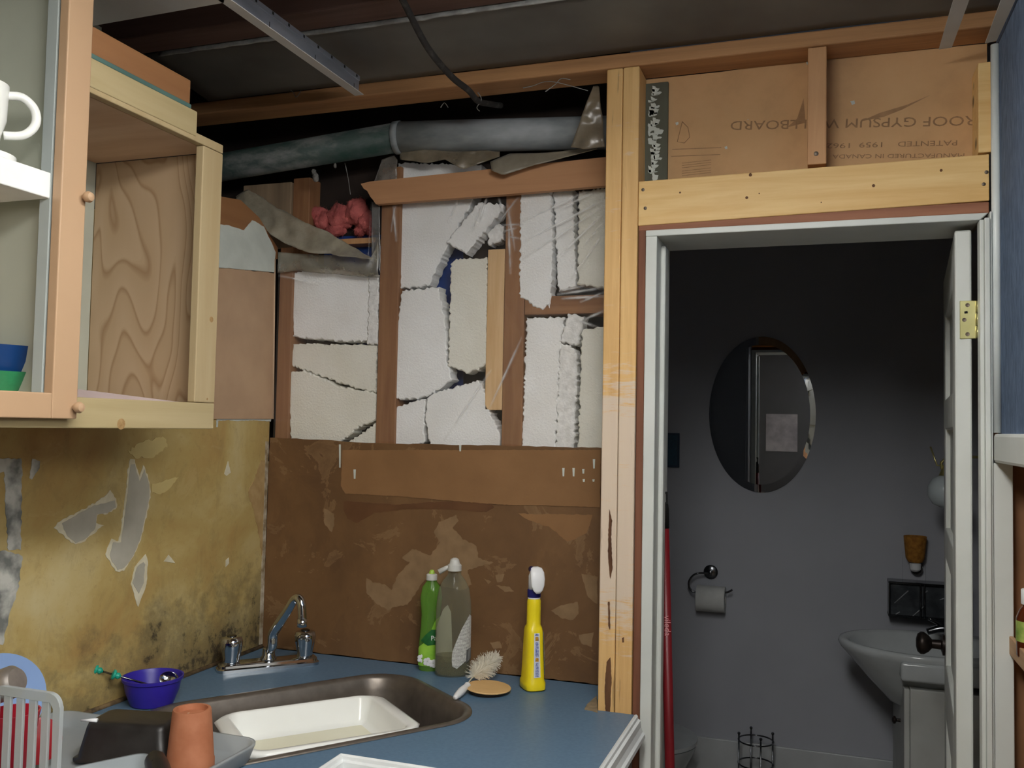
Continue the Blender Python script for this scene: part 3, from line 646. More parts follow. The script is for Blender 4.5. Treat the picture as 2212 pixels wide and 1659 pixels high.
for x, y, r in [(1568, 319, .004), (1842, 222, .006), (1462, 267, .004), (1616, 258, .0012), (1745, 135, .005)]:
    slab('plaster_spot', pxY([(x-r*900, y-r*500), (x+r*600, y-r*900), (x+r*900, y+r*400), (x-r*300, y+r*900)], -.1006), 'Y', -.1006, .0005, LWHITE, gp, .0008, .003)

# ------------------------------------------------------------------ door frame, casing, door
struct(box('trim_1', 1.0955, 1.1125, YD+.004, -.1, 0, 2.018, JAMBB, b=.002))
struct(box('trim_2', 1.0955, 1.818, YD+.003, -.1, 2.0, 2.0235, JAMBBX, b=.002))
lj = at(1412, 900, Y=YD).x
struct(box('trim_3', 1.1135, lj+.003, YD-.002, -.012, 0, 1.986, WHITE, b=.002))
bm = bmesh.new(); add_box(bm, lj+.002, lj+.014, -.135, -.10, 0, 1.974); bev(bm, .004); struct(link('trim_4', bm, WHITE))
struct(hexa('trim_5', [(1.1135, YD-.004, 1.985), (1.80, YD-.004, 1.985), (1.80, -.012, 1.985), (1.1135, -.012, 1.985)], [(1.1135, YD-.004, 1.9995), (1.816, YD-.004, 1.9995), (1.816, -.012, 1.9995), (1.1135, -.012, 1.9995)], WHITE, None, .002))
bm = bmesh.new()
add_box(bm, 1.798, 1.806, YD-.012, -.170, 0, 1.984); add_box(bm, 1.806, 1.816, YD-.020, -.170, 0, 1.986); add_box(bm, 1.8165, 1.8205, YD-.014, -.170, 0, 2.0)
bev(bm, .002); struct(link('trim_6', bm, WHITE))
struct(tube('trim_8', [(1.829, YD-.004, 1.552), (1.829, YD-.004, 2.345)], .0085, M('corner_bead', (226, 232, 230), None, .35), None, 16))
struct(box('trim_9', 1.821, 1.856, YD-.010, -.172, 0, 1.4915, WHITE, b=.002))
# open door seen almost edge-on, turned a little past square
dr = bpy.data.objects.new('door_1', None); C.objects.link(dr); dr['kind'] = 'structure'
DY = -.155; hp = Vector((at(2063, 900, Y=DY).x, DY, 0)); fe = at(2040, 1390, Y=DY+.70); ang = math.atan2(fe.x-hp.x, .70)
dv = Vector((math.sin(ang), math.cos(ang), 0)); nv = Vector((math.cos(ang), -math.sin(ang), 0))   # along the leaf, and to its right
dr.location = hp
W, T, Hh = .70, at(2100, 900, Y=DY).x-hp.x, at(2080, 497, Y=DY).z
def leaf_box(bm, u0, u1, t0, t1, z0, z1):
    q = [bm.verts.new(hp+dv*u+nv*t+Vector((0, 0, z))) for u in (u0, u1) for t in (t0, t1) for z in (z0, z1)]
    for f in ((0, 1, 3, 2), (4, 6, 7, 5), (0, 4, 5, 1), (2, 3, 7, 6), (0, 2, 6, 4), (1, 5, 7, 3)): bm.faces.new([q[i] for i in f])
bm = bmesh.new()
leaf_box(bm, 0, .11, 0, T, .01, Hh); leaf_box(bm, W-.11, W, 0, T, .01, Hh)
for z0, z1 in ((.01, .22), (.44, .52), (.80, .94), (1.22, 1.30), (1.56, 1.64), (1.86, Hh)): leaf_box(bm, .11, W-.11, 0, T, z0, z1)
bev(bm, .004); link('stiles_and_rails', bm, WHITE, dr)
bm = bmesh.new(); leaf_box(bm, .10, W-.10, .012, T-.012, .2, 1.9); link('panels', bm, WHITE, dr)
hg = bmesh.new(); hz0, hz1 = at(2090, 732, Y=DY).z, at(2090, 650, Y=DY).z
hx0, hx1 = at(2073, 690, Y=DY).x, at(2110, 690, Y=DY).x
add_box(hg, hx0, hx1, DY-.0035, DY-.0005, hz0, hz1); bev(hg, .0008, 1)
h = link('hinge', hg, BRASS, dr); h['label'] = 'brass hinge leaf'
for k in range(3): tube('knuckle', [(hx1+.002, DY-.004, hz0+(hz1-hz0)*(k/3+.02)), (hx1+.002, DY-.004, hz0+(hz1-hz0)*((k+1)/3-.02))], .005, BRASS, h, 12)
for x, y in ((2090, 659), (2083, 691), (2090, 722)):
    p = at(x, y, Y=DY-.003); lathe('screw', [(.0045, 0), (.004, .0012), (.0015, .0006)], p, SCREW, h, 14, axis=(0, -1, 0))
kb = hp+dv*.655+Vector((0, 0, at(2012, 1390, Y=DY+.66).z))
BRZ = M('oil_bronze', (52, 44, 40), (36, 30, 28), .4, .6, scale=60)
k = lathe('knob', [(.028, 0), (.028, .006), (.013, .010), (.012, .032), (.022, .040), (.030, .052), (.030, .060), (.024, .068), (.010, .072)], kb, BRZ, dr, 16, axis=-nv); k['label'] = 'dark bronze knob'
tube('latch_slot', [hp+nv*.018+Vector((0, -.0005, 1.80)), hp+nv*.024+Vector((0, -.0005, 1.801))], .003, HOLE, dr, 8)
# ------------------------------------------------------------------ left wall boards
lw = empty('corner_wallboard', (0, -.15, 1.6), 'strip of taupe, white and orange wallboard between cabinet and corner', 'wallboard')
slab('taupe_board', pxX([(440, 575), (592, 588), (588, 905), (440, 905)], .006), 'X', .006, -.006, TAUPE, lw)['label'] = 'taupe painted board'
slab('white_skim', pxX([(440, 482), (500, 488), (528, 498), (545, 475), (570, 490), (596, 545), (592, 590), (500, 580), (440, 576)], .006), 'X', .006, -.006, LWHITE, lw, .0015, .01)['label'] = 'white skim coat patch'
slab('orange_board', pxX([(440, 405), (480, 425), (520, 432), (560, 470), (600, 535), (600, 560), (440, 540)], .0045), 'X', .0045, -.0045, ORANGE, lw)['label'] = 'orange brown bare board'
tube('corner_edge', [at(593, 560, X=.004), at(589, 905, X=.004)], .0035, M('beige_edge', (206, 176, 146), None, .7), lw, 8)
wl = bpy.data.objects['wall_left']
def onleft(name, pts, x, mat, jag=.0015, lab=None):
    o = slab(name, pxX([(a/3.318, 900+b/3.318) for a, b in pts], x), 'X', x, -.0012, mat, wl, jag, .006)
    return o
A = [(935, 300), (965, 310), (1000, 430), (1030, 345), (1075, 470), (1080, 560), (1055, 700), (1010, 880), (960, 1000), (890, 1100), (840, 1115), (790, 1050), (755, 985), (800, 880), (855, 890), (870, 780), (905, 560), (915, 400)]
onleft('peeled_edge', A, .0014, PEELW, .002)
onleft('bare_plaster', [(940, 345), (965, 340), (1003, 470), (1035, 380), (1070, 480), (1072, 570), (1045, 700), (1005, 880), (955, 1000), (890, 1085), (845, 1100), (805, 1040), (790, 990), (812, 900), (870, 900), (885, 780), (915, 560), (925, 420)], .0021, GREYP, .001)
onleft('peeled_edge', [(385, 795), (450, 735), (560, 685), (680, 620), (760, 560), (790, 525), (830, 590), (840, 655), (770, 695), (700, 705), (690, 760), (745, 775), (690, 820), (610, 890), (540, 918), (470, 865), (410, 815)], .0014, PEELW, .002)
onleft('bare_plaster', [(445, 765), (560, 700), (680, 635), (760, 620), (825, 600), (830, 650), (770, 690), (695, 700), (685, 800), (610, 880), (545, 905), (490, 860), (460, 810)], .0021, GREYP, .001)
onleft('peeled_edge', [(1045, 985), (1060, 1040), (1052, 1200), (990, 1365), (940, 1200), (965, 1080)], .0014, PEELW, .001)
onleft('bare_plaster', [(1030, 1040), (1040, 1060), (1030, 1190), (995, 1270), (950, 1190), (980, 1080)], .0021, GREYP, .001)
onleft('peeled_edge', [(1635, 320), (1655, 400), (1625, 425), (1608, 410)], .0014, PEELW, .0005)
onleft('peeled_edge', [(1210, 990), (1256, 1050), (1175, 1038)], .0014, PEELW, .0005)
onleft('peeled_edge', [(1640, 1010), (1643, 1050), (1618, 1078), (1620, 1030)], .0014, PEELW, .0005)
onleft('peeled_edge', [(1090, 485), (1280, 430), (1215, 520), (1150, 560), (1085, 540)], .0014, M('pale_yellow', (206, 186, 126), None, .7), .002)
onleft('peeled_edge', [(920, 250), (1000, 180), (1180, 150), (1200, 220), (1080, 300), (960, 290)], .0014, M('pale_yellow', (206, 186, 126), None, .7), .004)
onleft('paper_strip', [(-200, 300), (158, 300), (158, 420), (150, 950), (60, 960), (30, 400), (-200, 420)], .0014, MOTTLE, .002)
onleft('paper_strip', [(-200, 960), (40, 960), (165, 1000), (130, 1240), (60, 1450), (20, 1640), (-200, 1640)], .0014, MOTTLE, .002)
onleft('bare_plaster', [(235, 300), (285, 320), (285, 370), (230, 450), (212, 440)], .0014, MOTTLE, .001)
onleft('peeled_edge', [(1870, 310), (1935, 330), (1925, 470), (1900, 560), (1890, 1100), (1850, 800), (1780, 540), (1820, 460)], .0014, M('beige_scuff', (178, 150, 104), (160, 130, 84), .8, scale=30), .003)
onleft('peeled_edge', [(1555, 12), (1945, 12), (1940, 34), (1800, 26), (1700, 32), (1640, 24), (1565, 30), (1562, 75), (1550, 75)], .0016, LWHITE, .001)
box('corner_bead', 0, .004, -.018, -.006, .92, 1.49, M('bead_white', (190, 180, 160), (130, 112, 84), .8, scale=40), wl, 0)
tube('caulk', [(.004, -.01, .913), (.004, -.5, .913), (.004, -1.2, .913)], .006, M('dirty_caulk', (120, 98, 66), (60, 48, 34), .8, scale=40), wl, 8)

# ------------------------------------------------------------------ wall cabinet
FX = .32
cab = empty('wall_cabinet', (0.16, -1.0, 1.53), 'half rebuilt wall cabinet with tan glass door frame and bare plywood side', 'cabinet')
yR = -.675; yS = -.738
box('stile', FX-.018, FX, yS, yR, 1.582, 2.098, POPZ, cab)
box('bottom_rail', FX-.018, FX, -1.75, yR, 1.529, 1.581, POP, cab)
box('top_rail', FX-.018, FX, -1.06, yR, 2.099, 2.117, POPZ, cab)
box('valance', FX-.016, FX+.002, -1.06, -.762, 2.108, 2.158, POP, cab)['label'] = 'pale greenish board above opening'
box('teal_edging', FX-.02, FX, -1.06, -.778, 2.1585, 2.1675, TEAL, cab)
box('fascia', FX-.02, FX-.004, -1.06, -.778, 2.168, 2.216, ORANGE, cab)['label'] = 'orange brown fascia board'
box('end_panel', .004, FX-.019, yR-.014, yR-.002, 1.545, 2.098, PLY, cab, .0005)['label'] = 'bare plywood end panel with swirling grain'
box('top_panel', .004, FX-.019, -1.05, yR-.015, 2.099, 2.111, PLYT, cab, .0005)
box('floor_panel', .004, FX-.019, -1.75, yR-.015, 1.56, 1.575, PLYT, cab, .0005)
hexa('loose_strip', [(.04, -.76, 1.576), (.295, -.705, 1.576), (.295, -.700, 1.576), (.04, -.755, 1.576)], [(.04, -.76, 1.606), (.295, -.705, 1.579), (.295, -.700, 1.579), (.04, -.755, 1.606)], M('lavender_strip', (206, 190, 190), None, .6), cab, .0005)
box('back_panel', .001, .0035, -1.75, -.69, 1.53, 2.4, CABIN, cab, 0)
DX = FX+.02; dz0, dz1 = at(165, 905, X=DX).z, 2.42; yE = at(185, 450, X=DX).y; yI = at(131, 450, X=DX).y; zI = at(60, 846, X=DX).z
box('divider', .004, FX-.006, yE-.030, yE-.018, 1.576, 2.40, CABIN, cab, .001)['label'] = 'painted inner side of the glazed half'
box('divider_stile', FX-.024, FX-.002, at(107, 450, X=FX-.002).y, yE-.0175, 1.582, 2.26, M('stile_paint', (170, 178, 176), None, .5), cab, .001)
box('shelf', .004, FX-.003, -1.75, at(112, 400, X=FX-.003).y-.002, 1.899, 1.941, SHELFW, cab, .002)['label'] = 'bright white painted shelf'
door = bmesh.new()
add_box(door, FX+.001, DX, yI, yE, dz0, dz1); add_box(door, FX+.001, DX, -1.75, yI-.0003, dz0, zI); add_box(door, FX+.001, DX, -1.75, -1.70, zI+.0003, dz1); add_box(door, FX+.001, DX, -1.699, yI-.0003, 2.27, dz1)
bev(door, .002); dd = link('door', door, TAN, cab); dd['label'] = 'tan painted door frame without glass'
for px, py in ((182, 427), (160, 880)):
    p = at(px, py, X=DX); p.y = min(p.y, yE-.008) if py > 500 else yE-.006
    lathe('knob', [(.004, -.003), (.004, .004), (.0085, .007), (.0095, .012), (.007, .017), (.002, .019)], p, TAN, dd, 18, axis=(1, 0, 0))
for x, y, r in ((262, 916, .010), (457, 690, .006), (448, 862, .0025), (420, 346, .003)):
    p = at(x, y, X=FX+.0004); lathe('knot', [(r, 0), (r*.5, .0005)], p-Vector((.0002, 0, 0)), M('knot_light', (168, 138, 94), (146, 114, 72), .7, scale=150), cab, 12, axis=(1, 0, 0)) if x > 250 and x != 420 else None
# mug, bowls inside
pm = at(-52, 330, X=.25); pm.z = 1.9415
mg = empty('mug', pm, 'white footed mug with round handle on the white cabinet shelf', 'mug')
lathe('cup', [(.050, 0), (.056, .003), (.056, .012), (.040, .018), (.030, .022), (.033, .045), (.040, .07), (.042, .125), (.039, .125), (.036, .07), (.026, .03)], pm, CERAM, mg, 32, cap=(True, True))
hd_ = Vector((.62, .785, 0)); tube('handle', [pm+hd_*r+Vector((0, 0, z)) for r, z in ((.038, .112), (.060, .114), (.078, .098), (.080, .074), (.064, .054), (.036, .048))], .007, CERAM, mg, 12, 6)
pb = at(46, 800, X=.21)-Vector((0, .05, 0)); pb.z = 1.5755
lathe('bowl', [(.030, 0), (.032, .002), (.046, .030), (.052, .044), (.050, .044), (.044, .03), (.03, .008)], pb, M('green_glaze', (60, 150, 100), (44, 124, 82), .3, scale=30), None, 32)
tag(bpy.data.objects[-1] if False else C.objects[-1], 'green bowl at the bottom of the cabinet under the blue bowl', 'bowl')
lathe('bowl', [(.034, .010), (.042, .012), (.060, .05), (.064, .075), (.061, .075), (.056, .05), (.04, .022)], pb+Vector((-.012, .012, .012)), M('navy_glaze', (24, 62, 116), (18, 48, 96), .25, scale=10), None, 32)
tag(C.objects[-1], 'navy blue bowl stacked in the green bowl inside the cabinet', 'bowl')

# ------------------------------------------------------------------ suspended ceiling grid pieces
tz = 2.345
A0, A1 = at(492, 5, Z=tz), at(776, 206, Z=tz)
tdir = (A1-A0).normalized(); tn = Vector((tdir.y, -tdir.x, 0))
if tn.x < 0: tn = -tn
A0 = A0-tdir*.35
t = empty('ceiling_tee', A1, 'slotted metal ceiling grid runner with loose end by the pipe', 'ceiling grid')
wf = .024
q = [A0-tn*wf/2, A0+tn*wf/2, A1+tn*wf/2, A1-tn*wf/2]
hexa('flange', [p for p in q], [p+Vector((0, 0, .0016)) for p in q], GRIDW, t, 0)
q = [A0-tn*.0008, A0+tn*.0008, A1-tdir*.004+tn*.0008, A1-tdir*.004-tn*.0008]
hexa('web', [p+Vector((0, 0, .0017)) for p in q], [p+Vector((0, 0, .034)) for p in q], GALV, t, 0)
q = [A0-tn*.003, A0+tn*.003, A1-tdir*.003+tn*.003, A1-tdir*.003-tn*.003]
hexa('bulb', [p+Vector((0, 0, .0342)) for p in q], [p+Vector((0, 0, .046)) for p in q], GALV, t, .001)
Lr = (A1-A0).length
for i in range(15):
    s = .02+i*.058
    if s > Lr-.01: break
    p = A1-tdir*s+tn*.0032+Vector((0, 0, .041))
    hexa('slot', [p-tdir*.003+Vector((0, 0, -.003)), p+tdir*.003+Vector((0, 0, -.003)), p+tdir*.003+tn*.0004+Vector((0, 0, -.003)), p-tdir*.003+tn*.0004+Vector((0, 0, -.003))], [p-tdir*.003+Vector((0, 0, .003)), p+tdir*.003+Vector((0, 0, .003)), p+tdir*.003+tn*.0004+Vector((0, 0, .003)), p-tdir*.003+tn*.0004+Vector((0, 0, .003))], HOLE, t, 0)
    if i % 3 == 0:
        p = A1-tdir*(s+.008)+tn*.0011+Vector((0, 0, .016))
        hexa('slot', [p-tdir*.001+Vector((0, 0, -.007)), p+tdir*.001+Vector((0, 0, -.007)), p+tdir*.001+tn*.0003+Vector((0, 0, -.007)), p-tdir*.001+tn*.0003+Vector((0, 0, -.007))], [p-tdir*.001+Vector((0, 0, .004)), p+tdir*.001+Vector((0, 0, .004)), p+tdir*.001+tn*.0003+Vector((0, 0, .004)), p-tdir*.001+tn*.0003+Vector((0, 0, .004))], HOLE, t, 0)
k0, k1, k2, k3 = at(200, 56, Z=tz), at(484, 6, Z=tz), at(484, -28, Z=tz), at(200, 0, Z=tz)
tag(hexa('ceiling_angle', [k0, k1, k2, k3], [p+Vector((0, 0, .003)) for p in (k0, k1, k2, k3)], GRIDW, None, 0), 'wide white ceiling cross strip above the wall cabinet', 'ceiling grid')
tz2 = 2.348
for pts, lb in (([(2028, 107), (2056, 103), (2096, -6), (2060, -2)], 'white ceiling grid runner nearer the middle at the top right'), ([(2128, 94), (2153, 88), (2200, -14), (2166, -10)], 'white wall angle of the ceiling grid against the blue wall')):
    P = [at(x, y, Z=tz2) for x, y in pts]; d1_ = P[3]-P[0]; d2_ = P[2]-P[1]; P[3] = P[0]+d1_*2.5; P[2] = P[1]+d2_*2.5
    tag(hexa('ceiling_runner', P, [p+Vector((0, 0, .002)) for p in P], GRIDW, None, 0), lb, 'ceiling grid')

# ------------------------------------------------------------------ worktop with corner sink
ZC = .91
U, V = Vector((.6, .8, 0)), Vector((.8, -.6, 0))
su0, su1, sv0, sv1, SR = -.43, .208, .425, .848, .105
def rrect(d, z, n=10, u0=su0, u1=su1, v0=sv0, v1=sv1, R=SR):
    out = []; r = max(.01, R+d)
    for cu_, cv_, a0 in ((u1+d-r, v1+d-r, 0), (u0-d+r, v1+d-r, 90), (u0-d+r, v0-d+r, 180), (u1+d-r, v0-d+r, 270)):
        for i in range(n+1):
            a = math.radians(a0+90*i/n); out.append(U*(cu_+r*math.cos(a))+V*(cv_+r*math.sin(a))+Vector((0, 0, z)))
    return out
ci = at(735, 1632, Z=ZC); ICX, ICY = ci.x, ci.y
ENDX = 1.106
wt = empty('worktop', (.5, -.3, ZC), 'blue laminate corner worktop with white moulded edge around the sink', 'worktop')
outer = [(0.004, -.006), (1.0, -.006), (1.0, -.16), (.985, -.185), (1.01, -.2), (ENDX, -.2), (ENDX, ICY), (ICX, ICY), (ICX, -1.9), (.004, -1.9)]
bm = bmesh.new()
ov = [bm.verts.new((x, y, ZC)) for x, y in outer]; hv = [bm.verts.new(p) for p in rrect(-.004, ZC)]
eds = [bm.edges.new((vs[i], vs[(i+1) % len(vs)])) for vs in (ov, hv) for i in range(len(vs))]
bmesh.ops.triangle_fill(bm, use_beauty=True, edges=eds)
lowo = [bm.verts.new((v.co.x, v.co.y, ZC-.038)) for v in ov]; lowh = [bm.verts.new((v.co.x, v.co.y, ZC-.038)) for v in hv]
for a, b2 in ((ov, lowo), (hv, lowh)):
    for i in range(len(a)): bm.faces.new((a[i], a[(i+1) % len(a)], b2[(i+1) % len(a)], b2[i]))
link('surface', bm, BLUEC, wt)
def moulding(name, pts):
    prof = [(0, .004), (.004, .006), (.008, .003), (.009, -.003), (.014, -.006), (.015, -.02), (.019, -.03), (.024, -.034), (.025, -.042), (.018, -.048), (0, -.048)]
    bm = bmesh.new(); rings = []
    n = len(pts)
    for i, (x, y) in enumerate(pts):
        p = Vector((x, y)); dirs = []
        if i > 0: dirs.append((p-Vector(pts[i-1])).normalized())
        if i < n-1: dirs.append((Vector(pts[i+1])-p).normalized())
        nn = [Vector((d.y, -d.x)) for d in dirs]
        nm = nn[0] if len(nn) == 1 else (nn[0]+nn[1])/(1+nn[0].dot(nn[1]))
        rings.append([bm.verts.new((x+nm.x*o, y+nm.y*o, ZC+h)) for o, h in prof])
    for a, b2 in zip(rings, rings[1:]):
        for k_ in range(len(prof)): bm.faces.new((a[k_], a[(k_+1) % len(prof)], b2[(k_+1) % len(prof)], b2[k_]))
    bm.faces.new(rings[0]); bm.faces.new(rings[-1])
    return link(name, bm, M('edge_white', (222, 226, 226), (208, 212, 212), .35, scale=10), wt, False)
moulding('edge_moulding', [(ICX, -1.9), (ICX, ICY), (ENDX, ICY), (ENDX, -.215)])['label'] = 'white moulded edging'
slab('chipped_edge', [(p.x, p.y) for p in (at(x, y, Z=ZC) for x, y in ((1262, 1533), (1268, 1522), (1289, 1503), (1291, 1540), (1278, 1536)))], 'Z', ZC+.0009, -.001, M('bare_chipboard', (150, 132, 104), (120, 104, 80), .9, scale=60), wt)['label'] = 'chipped bare corner'
bc = empty('base_cabinet', (.5, -.3, 0), 'dark brown base cabinet under the corner worktop', 'cabinet')
DB = M('dark_cabinet', (88, 60, 42), (72, 48, 34), .6, scale=8, stretch=(1, 1, .2))
box('side_run', .03, ICX-.03, -1.85, -.03, 0.0, .70, DB, bc, .002); box('back_run', ICX-.029, ENDX-.01, ICY+.03, -.22, 0, .70, DB, bc, .002)
box('end_panel', ENDX-.009, ENDX, ICY+.02, -.235, .0, ZC-.05, DB, bc, .001)
box('front_panel', ICX-.018, ENDX-.02, ICY+.008, ICY+.016, .702, ZC-.05, WHITE, bc, .001); box('front_panel', ICX-.028, ICX-.02, -1.85, ICY+.006, .702, ZC-.05, WHITE, bc, .001)
# sink
sk = empty('corner_sink', U*-.1+V*.62+Vector((0, 0, ZC)), 'dark bronze sink basin set diagonally in the corner of the blue worktop', 'sink')
bm = bmesh.new(); rings = []
for d, z in ((.010, .0008), (.009, .0035), (.002, .0045), (-.006, .0035), (-.012, -.004), (-.020, -.03), (-.032, -.12), (-.045, -.165), (-.075, -.185), (-.13, -.19)):
    rings.append([bm.verts.new(p) for p in rrect(d, ZC+z)])
for a, b2 in zip(rings, rings[1:]):
    for i in range(len(a)): bm.faces.new((a[i], a[(i+1) % len(a)], b2[(i+1) % len(a)], b2[i]))
bm.faces.new(rings[-1]); link('basin', bm, BRONZE, sk, True)
dc = U*-.1+V*.62+Vector((0, 0, ZC-.189)); lathe('drain', [(.04, 0), (.04, .002), (.03, .003), (.028, .0)], dc, DCHROME, sk, 24)
# faucet
fl, fr = at(470, 1457, Z=ZC), at(692, 1436, Z=ZC)
fd = (fr-fl).normalized(); fn_ = Vector((fd.y, -fd.x, 0)); fc = (fl+fr)/2-fn_*.028
fa = empty('faucet', fc, 'chrome two handle faucet with bent spout behind the sink', 'faucet')
L2 = (fr-fl).length/2
def fpt(a, b, z): return fc+fd*a+fn_*b+Vector((0, 0, z))
bm = bmesh.new(); rings = []
for d, z in ((0, .0), (0, .007), (-.004, .010), (-.005, .016), (-.010, .020), (-.02, .021)):
    ring = []
    for k_ in range(48):
        a = 2*math.pi*k_/48; ca, sa = math.cos(a), math.sin(a)
        x = math.copysign(abs(ca)**.55, ca)*.03; y = math.copysign(abs(sa)**.55, sa)*(.03+d)
        x = math.copysign(L2-.03, ca)*(1 if abs(ca) > 1e-6 else 0)+x*(1+d/.03); ring.append(bm.verts.new(fpt(x, y, z)))
    rings.append(ring)
for a, b2 in zip(rings, rings[1:]):
    for i in range(48): bm.faces.new((a[i], a[(i+1) % 48], b2[(i+1) % 48], b2[i]))
bm.faces.new(rings[-1]); bm.faces.new(rings[0]); crease(link('base_plate', bm, CHROME, fa, True))
for s in (-1, 1):
    c = fpt(s*(L2-.036), 0, .02)
    bm = bmesh.new(); rings = []
    for r, z in ((.020, 0), (.021, .004), (.021, .012), (.026, .035), (.0285, .052), (.025, .063), (.014, .066)):
        ring = []
        for k_ in range(40):
            a = 2*math.pi*k_/40; f_ = 1-.10*(max(0, math.cos(5*a))**3)*(1 if .01 < z < .058 else .2)
            ring.append(bm.verts.new(c+Vector((r*f_*math.cos(a), r*f_*math.sin(a), z))))
        rings.append(ring)
    for a, b2 in zip(rings, rings[1:]):
        for i in range(40): bm.faces.new((a[i], a[(i+1) % 40], b2[(i+1) % 40], b2[i]))
    bm.faces.new(rings[-1]); bm.faces.new(rings[0]); hnd = link('handle', bm, CHROME, fa, True)
    lathe('cap', [(.012, 0), (.012, .003), (.008, .005)], c+Vector((0, 0, .0655)), DCHROME, hnd, 20)
lathe('collar', [(.021, 0), (.021, .004), (.016, .010), (.015, .028), (.013, .030)], fpt(0, 0, .02), CHROME, fa, 24)
s0 = fpt(0, 0, .04)
sd = (at(652, 1350, Z=1.0)-s0); 
spn = Vector((-.35, -.94, 0))
sp_ = [s0, atp(588, 1395, s0, spn), atp(590, 1370, s0, spn), atp(600, 1352, s0, spn), atp(622, 1318, s0, spn), atp(634, 1298, s0, spn), atp(644, 1292, s0, spn), atp(651, 1303, s0, spn), atp(653, 1325, s0, spn), atp(653, 1340, s0, spn)]
tube('spout', sp_, [.013, .013, .013, .0127, .0115, .011, .011, .0108, .0108, .0108], CHROME, fa, 18, 6)
e1 = sp_[-1]; tube('aerator', [e1+Vector((0, 0, .004)), e1-Vector((0, 0, .016))], .0122, CHROME, fa, 18)
# baking dish
dz = ZC-.016
Dc = [at(x, y, Z=dz) for x, y in ((513, 1543), (812, 1503), (868, 1578), (528, 1632))]
ctr = sum(Dc, Vector())/4; du = ((Dc[1]-Dc[0])+(Dc[2]-Dc[3])).normalized(); dvv = Vector((du.y, -du.x, 0))
DL = ((Dc[1]-Dc[0]).length+(Dc[2]-Dc[3]).length)/4; DW = ((Dc[3]-Dc[0]).dot(dvv)+(Dc[2]-Dc[1]).dot(dvv))/4
print('dish', DL, DW, ctr)
bd = empty('baking_dish', ctr, 'white oblong ceramic baking dish with end handles standing in the sink', 'dish')
def drr(d, z, R=.03, n=8, hdl=0):
    out = []; r = max(.006, R+d)
    for sx_, sy_, a0 in ((1, 1, 0), (-1, 1, 90), (-1, -1, 180), (1, -1, 270)):
        for i in range(n+1):
            a = math.radians(a0+90*i/n); x = sx_*(DL+d-r)+r*math.cos(a); y = sy_*(DW+d-r)+r*math.sin(a)
            out.append(Vector((x, y, z)))
    if hdl:
        for p in out:
            if abs(p.x) > DL*.86: p.x += math.copysign(hdl*max(0, math.cos(p.y/DW*1.5))**1, p.x)
    return [ctr+du*p.x+dvv*p.y+Vector((0, 0, p.z)) for p in out]
bm = bmesh.new(); rings = []
for d, z, hh in ((-.020, -.066, 0), (-.010, -.062, 0), (.006, -.02, 0), (.009, -.014, .006), (.016, -.010, .038), (.017, -.002, .044), (.011, .003, .036), (.002, .004, .006), (-.001, 0, 0), (-.010, -.045, 0), (-.022, -.056, 0)):
    rings.append([bm.verts.new(p) for p in drr(d, z, hdl=hh)])
for a, b2 in zip(rings, rings[1:]):
    for i in range(len(a)): bm.faces.new((a[i], a[(i+1) % len(a)], b2[(i+1) % len(a)], b2[i]))
bm.faces.new(rings[0]); bm.faces.new(rings[-1]); link('dish', bm, CERAM, bd, True)
bm = bmesh.new(); bm.faces.new([bm.verts.new(p+Vector((0, 0, .0006))) for p in drr(-.024, -.056)]); link('glaze', bm, CERAMY, bd)['label'] = 'yellowed inner base'
# sponge
ps = at(724, 1503, Z=ZC-.042)
sg = empty('sponge', ps, 'yellow sponge with green scouring pad behind the baking dish', 'sponge')
def obox(name, c, ax, ay, az, sx_, sy_, sz, mat, parent, b=.003):
    q = [c+ax*(i*sx_/2)+ay*(j*sy_/2)-az*(sz/2) for i, j in ((-1, -1), (1, -1), (1, 1), (-1, 1))]
    return hexa(name, q, [p+az*sz for p in q], mat, parent, b)
az = Vector((0, 0, 1)); spu = U; spv = V
obox('foam', ps+V*-.012+Vector((0, 0, -.012)), U, V, az, .105, .020, .060, M('yellow_sponge', (226, 206, 62), (208, 184, 48), .9, scale=80, bmp=.6), sg)
obox('scouring_pad', ps+V*.0035+Vector((0, 0, -.018)), U, V, az, .105, .010, .054, M('green_pad', (44, 74, 52), (30, 54, 40), .95, scale=120, bmp=.8), sg)

# ------------------------------------------------------------------ bowl with skewers, on the left
pbw = at(322, 1519, Z=ZC); pbw.x = max(pbw.x, .078)
BL = M('indigo_plastic', (52, 40, 158), (46, 34, 144), .35)
lathe('plastic_bowl', [(.040, 0), (.046, .002), (.057, .03), (.061, .052), (.065, .055), (.066, .062), (.063, .062), (.058, .052), (.053, .028), (.042, .006)], pbw, BL, None, 40)
tag(C.objects[-1], 'indigo blue plastic bowl on the worktop against the yellow wall', 'bowl')
TEALP = M('teal_pearl', (40, 178, 150), (30, 150, 126), .35)
for i, (xa, ya, rr) in enumerate(((208, 1447, 0), (252, 1458, 1))):
    pass
tipy = pbw.y-.115
s_a = at(206, 1446, Y=pbw.y-.085); s_b = pbw+Vector((.02, .02, .028))
tp = empty('teal_skewer', s_a, 'thin steel pick with two teal ends resting across the indigo bowl', 'skewer')
tube('rod', [s_a, s_b], .0022, DCHROME, tp, 10)
ax = (s_b-s_a).normalized()
for tpos in (0.0, .040):
    lathe('bead', [(.003, -.004), (.011, -.002), (.0105, .003), (.006, .005), (.0075, .011), (.003, .016)], s_a+ax*tpos, TEALP, tp, 18, axis=ax)
lathe('spoon', [(.002, 0), (.014, .004), (.018, .010), (.017, .0115), (.013, .006), (.002, .002)], pbw+Vector((.024, .028, .045)), CHROME, None, 24, sx=1.3, axis=(.3, -.7, .6))
tag(C.objects[-1], 'round steel spoon bowl inside the indigo bowl', 'spoon')

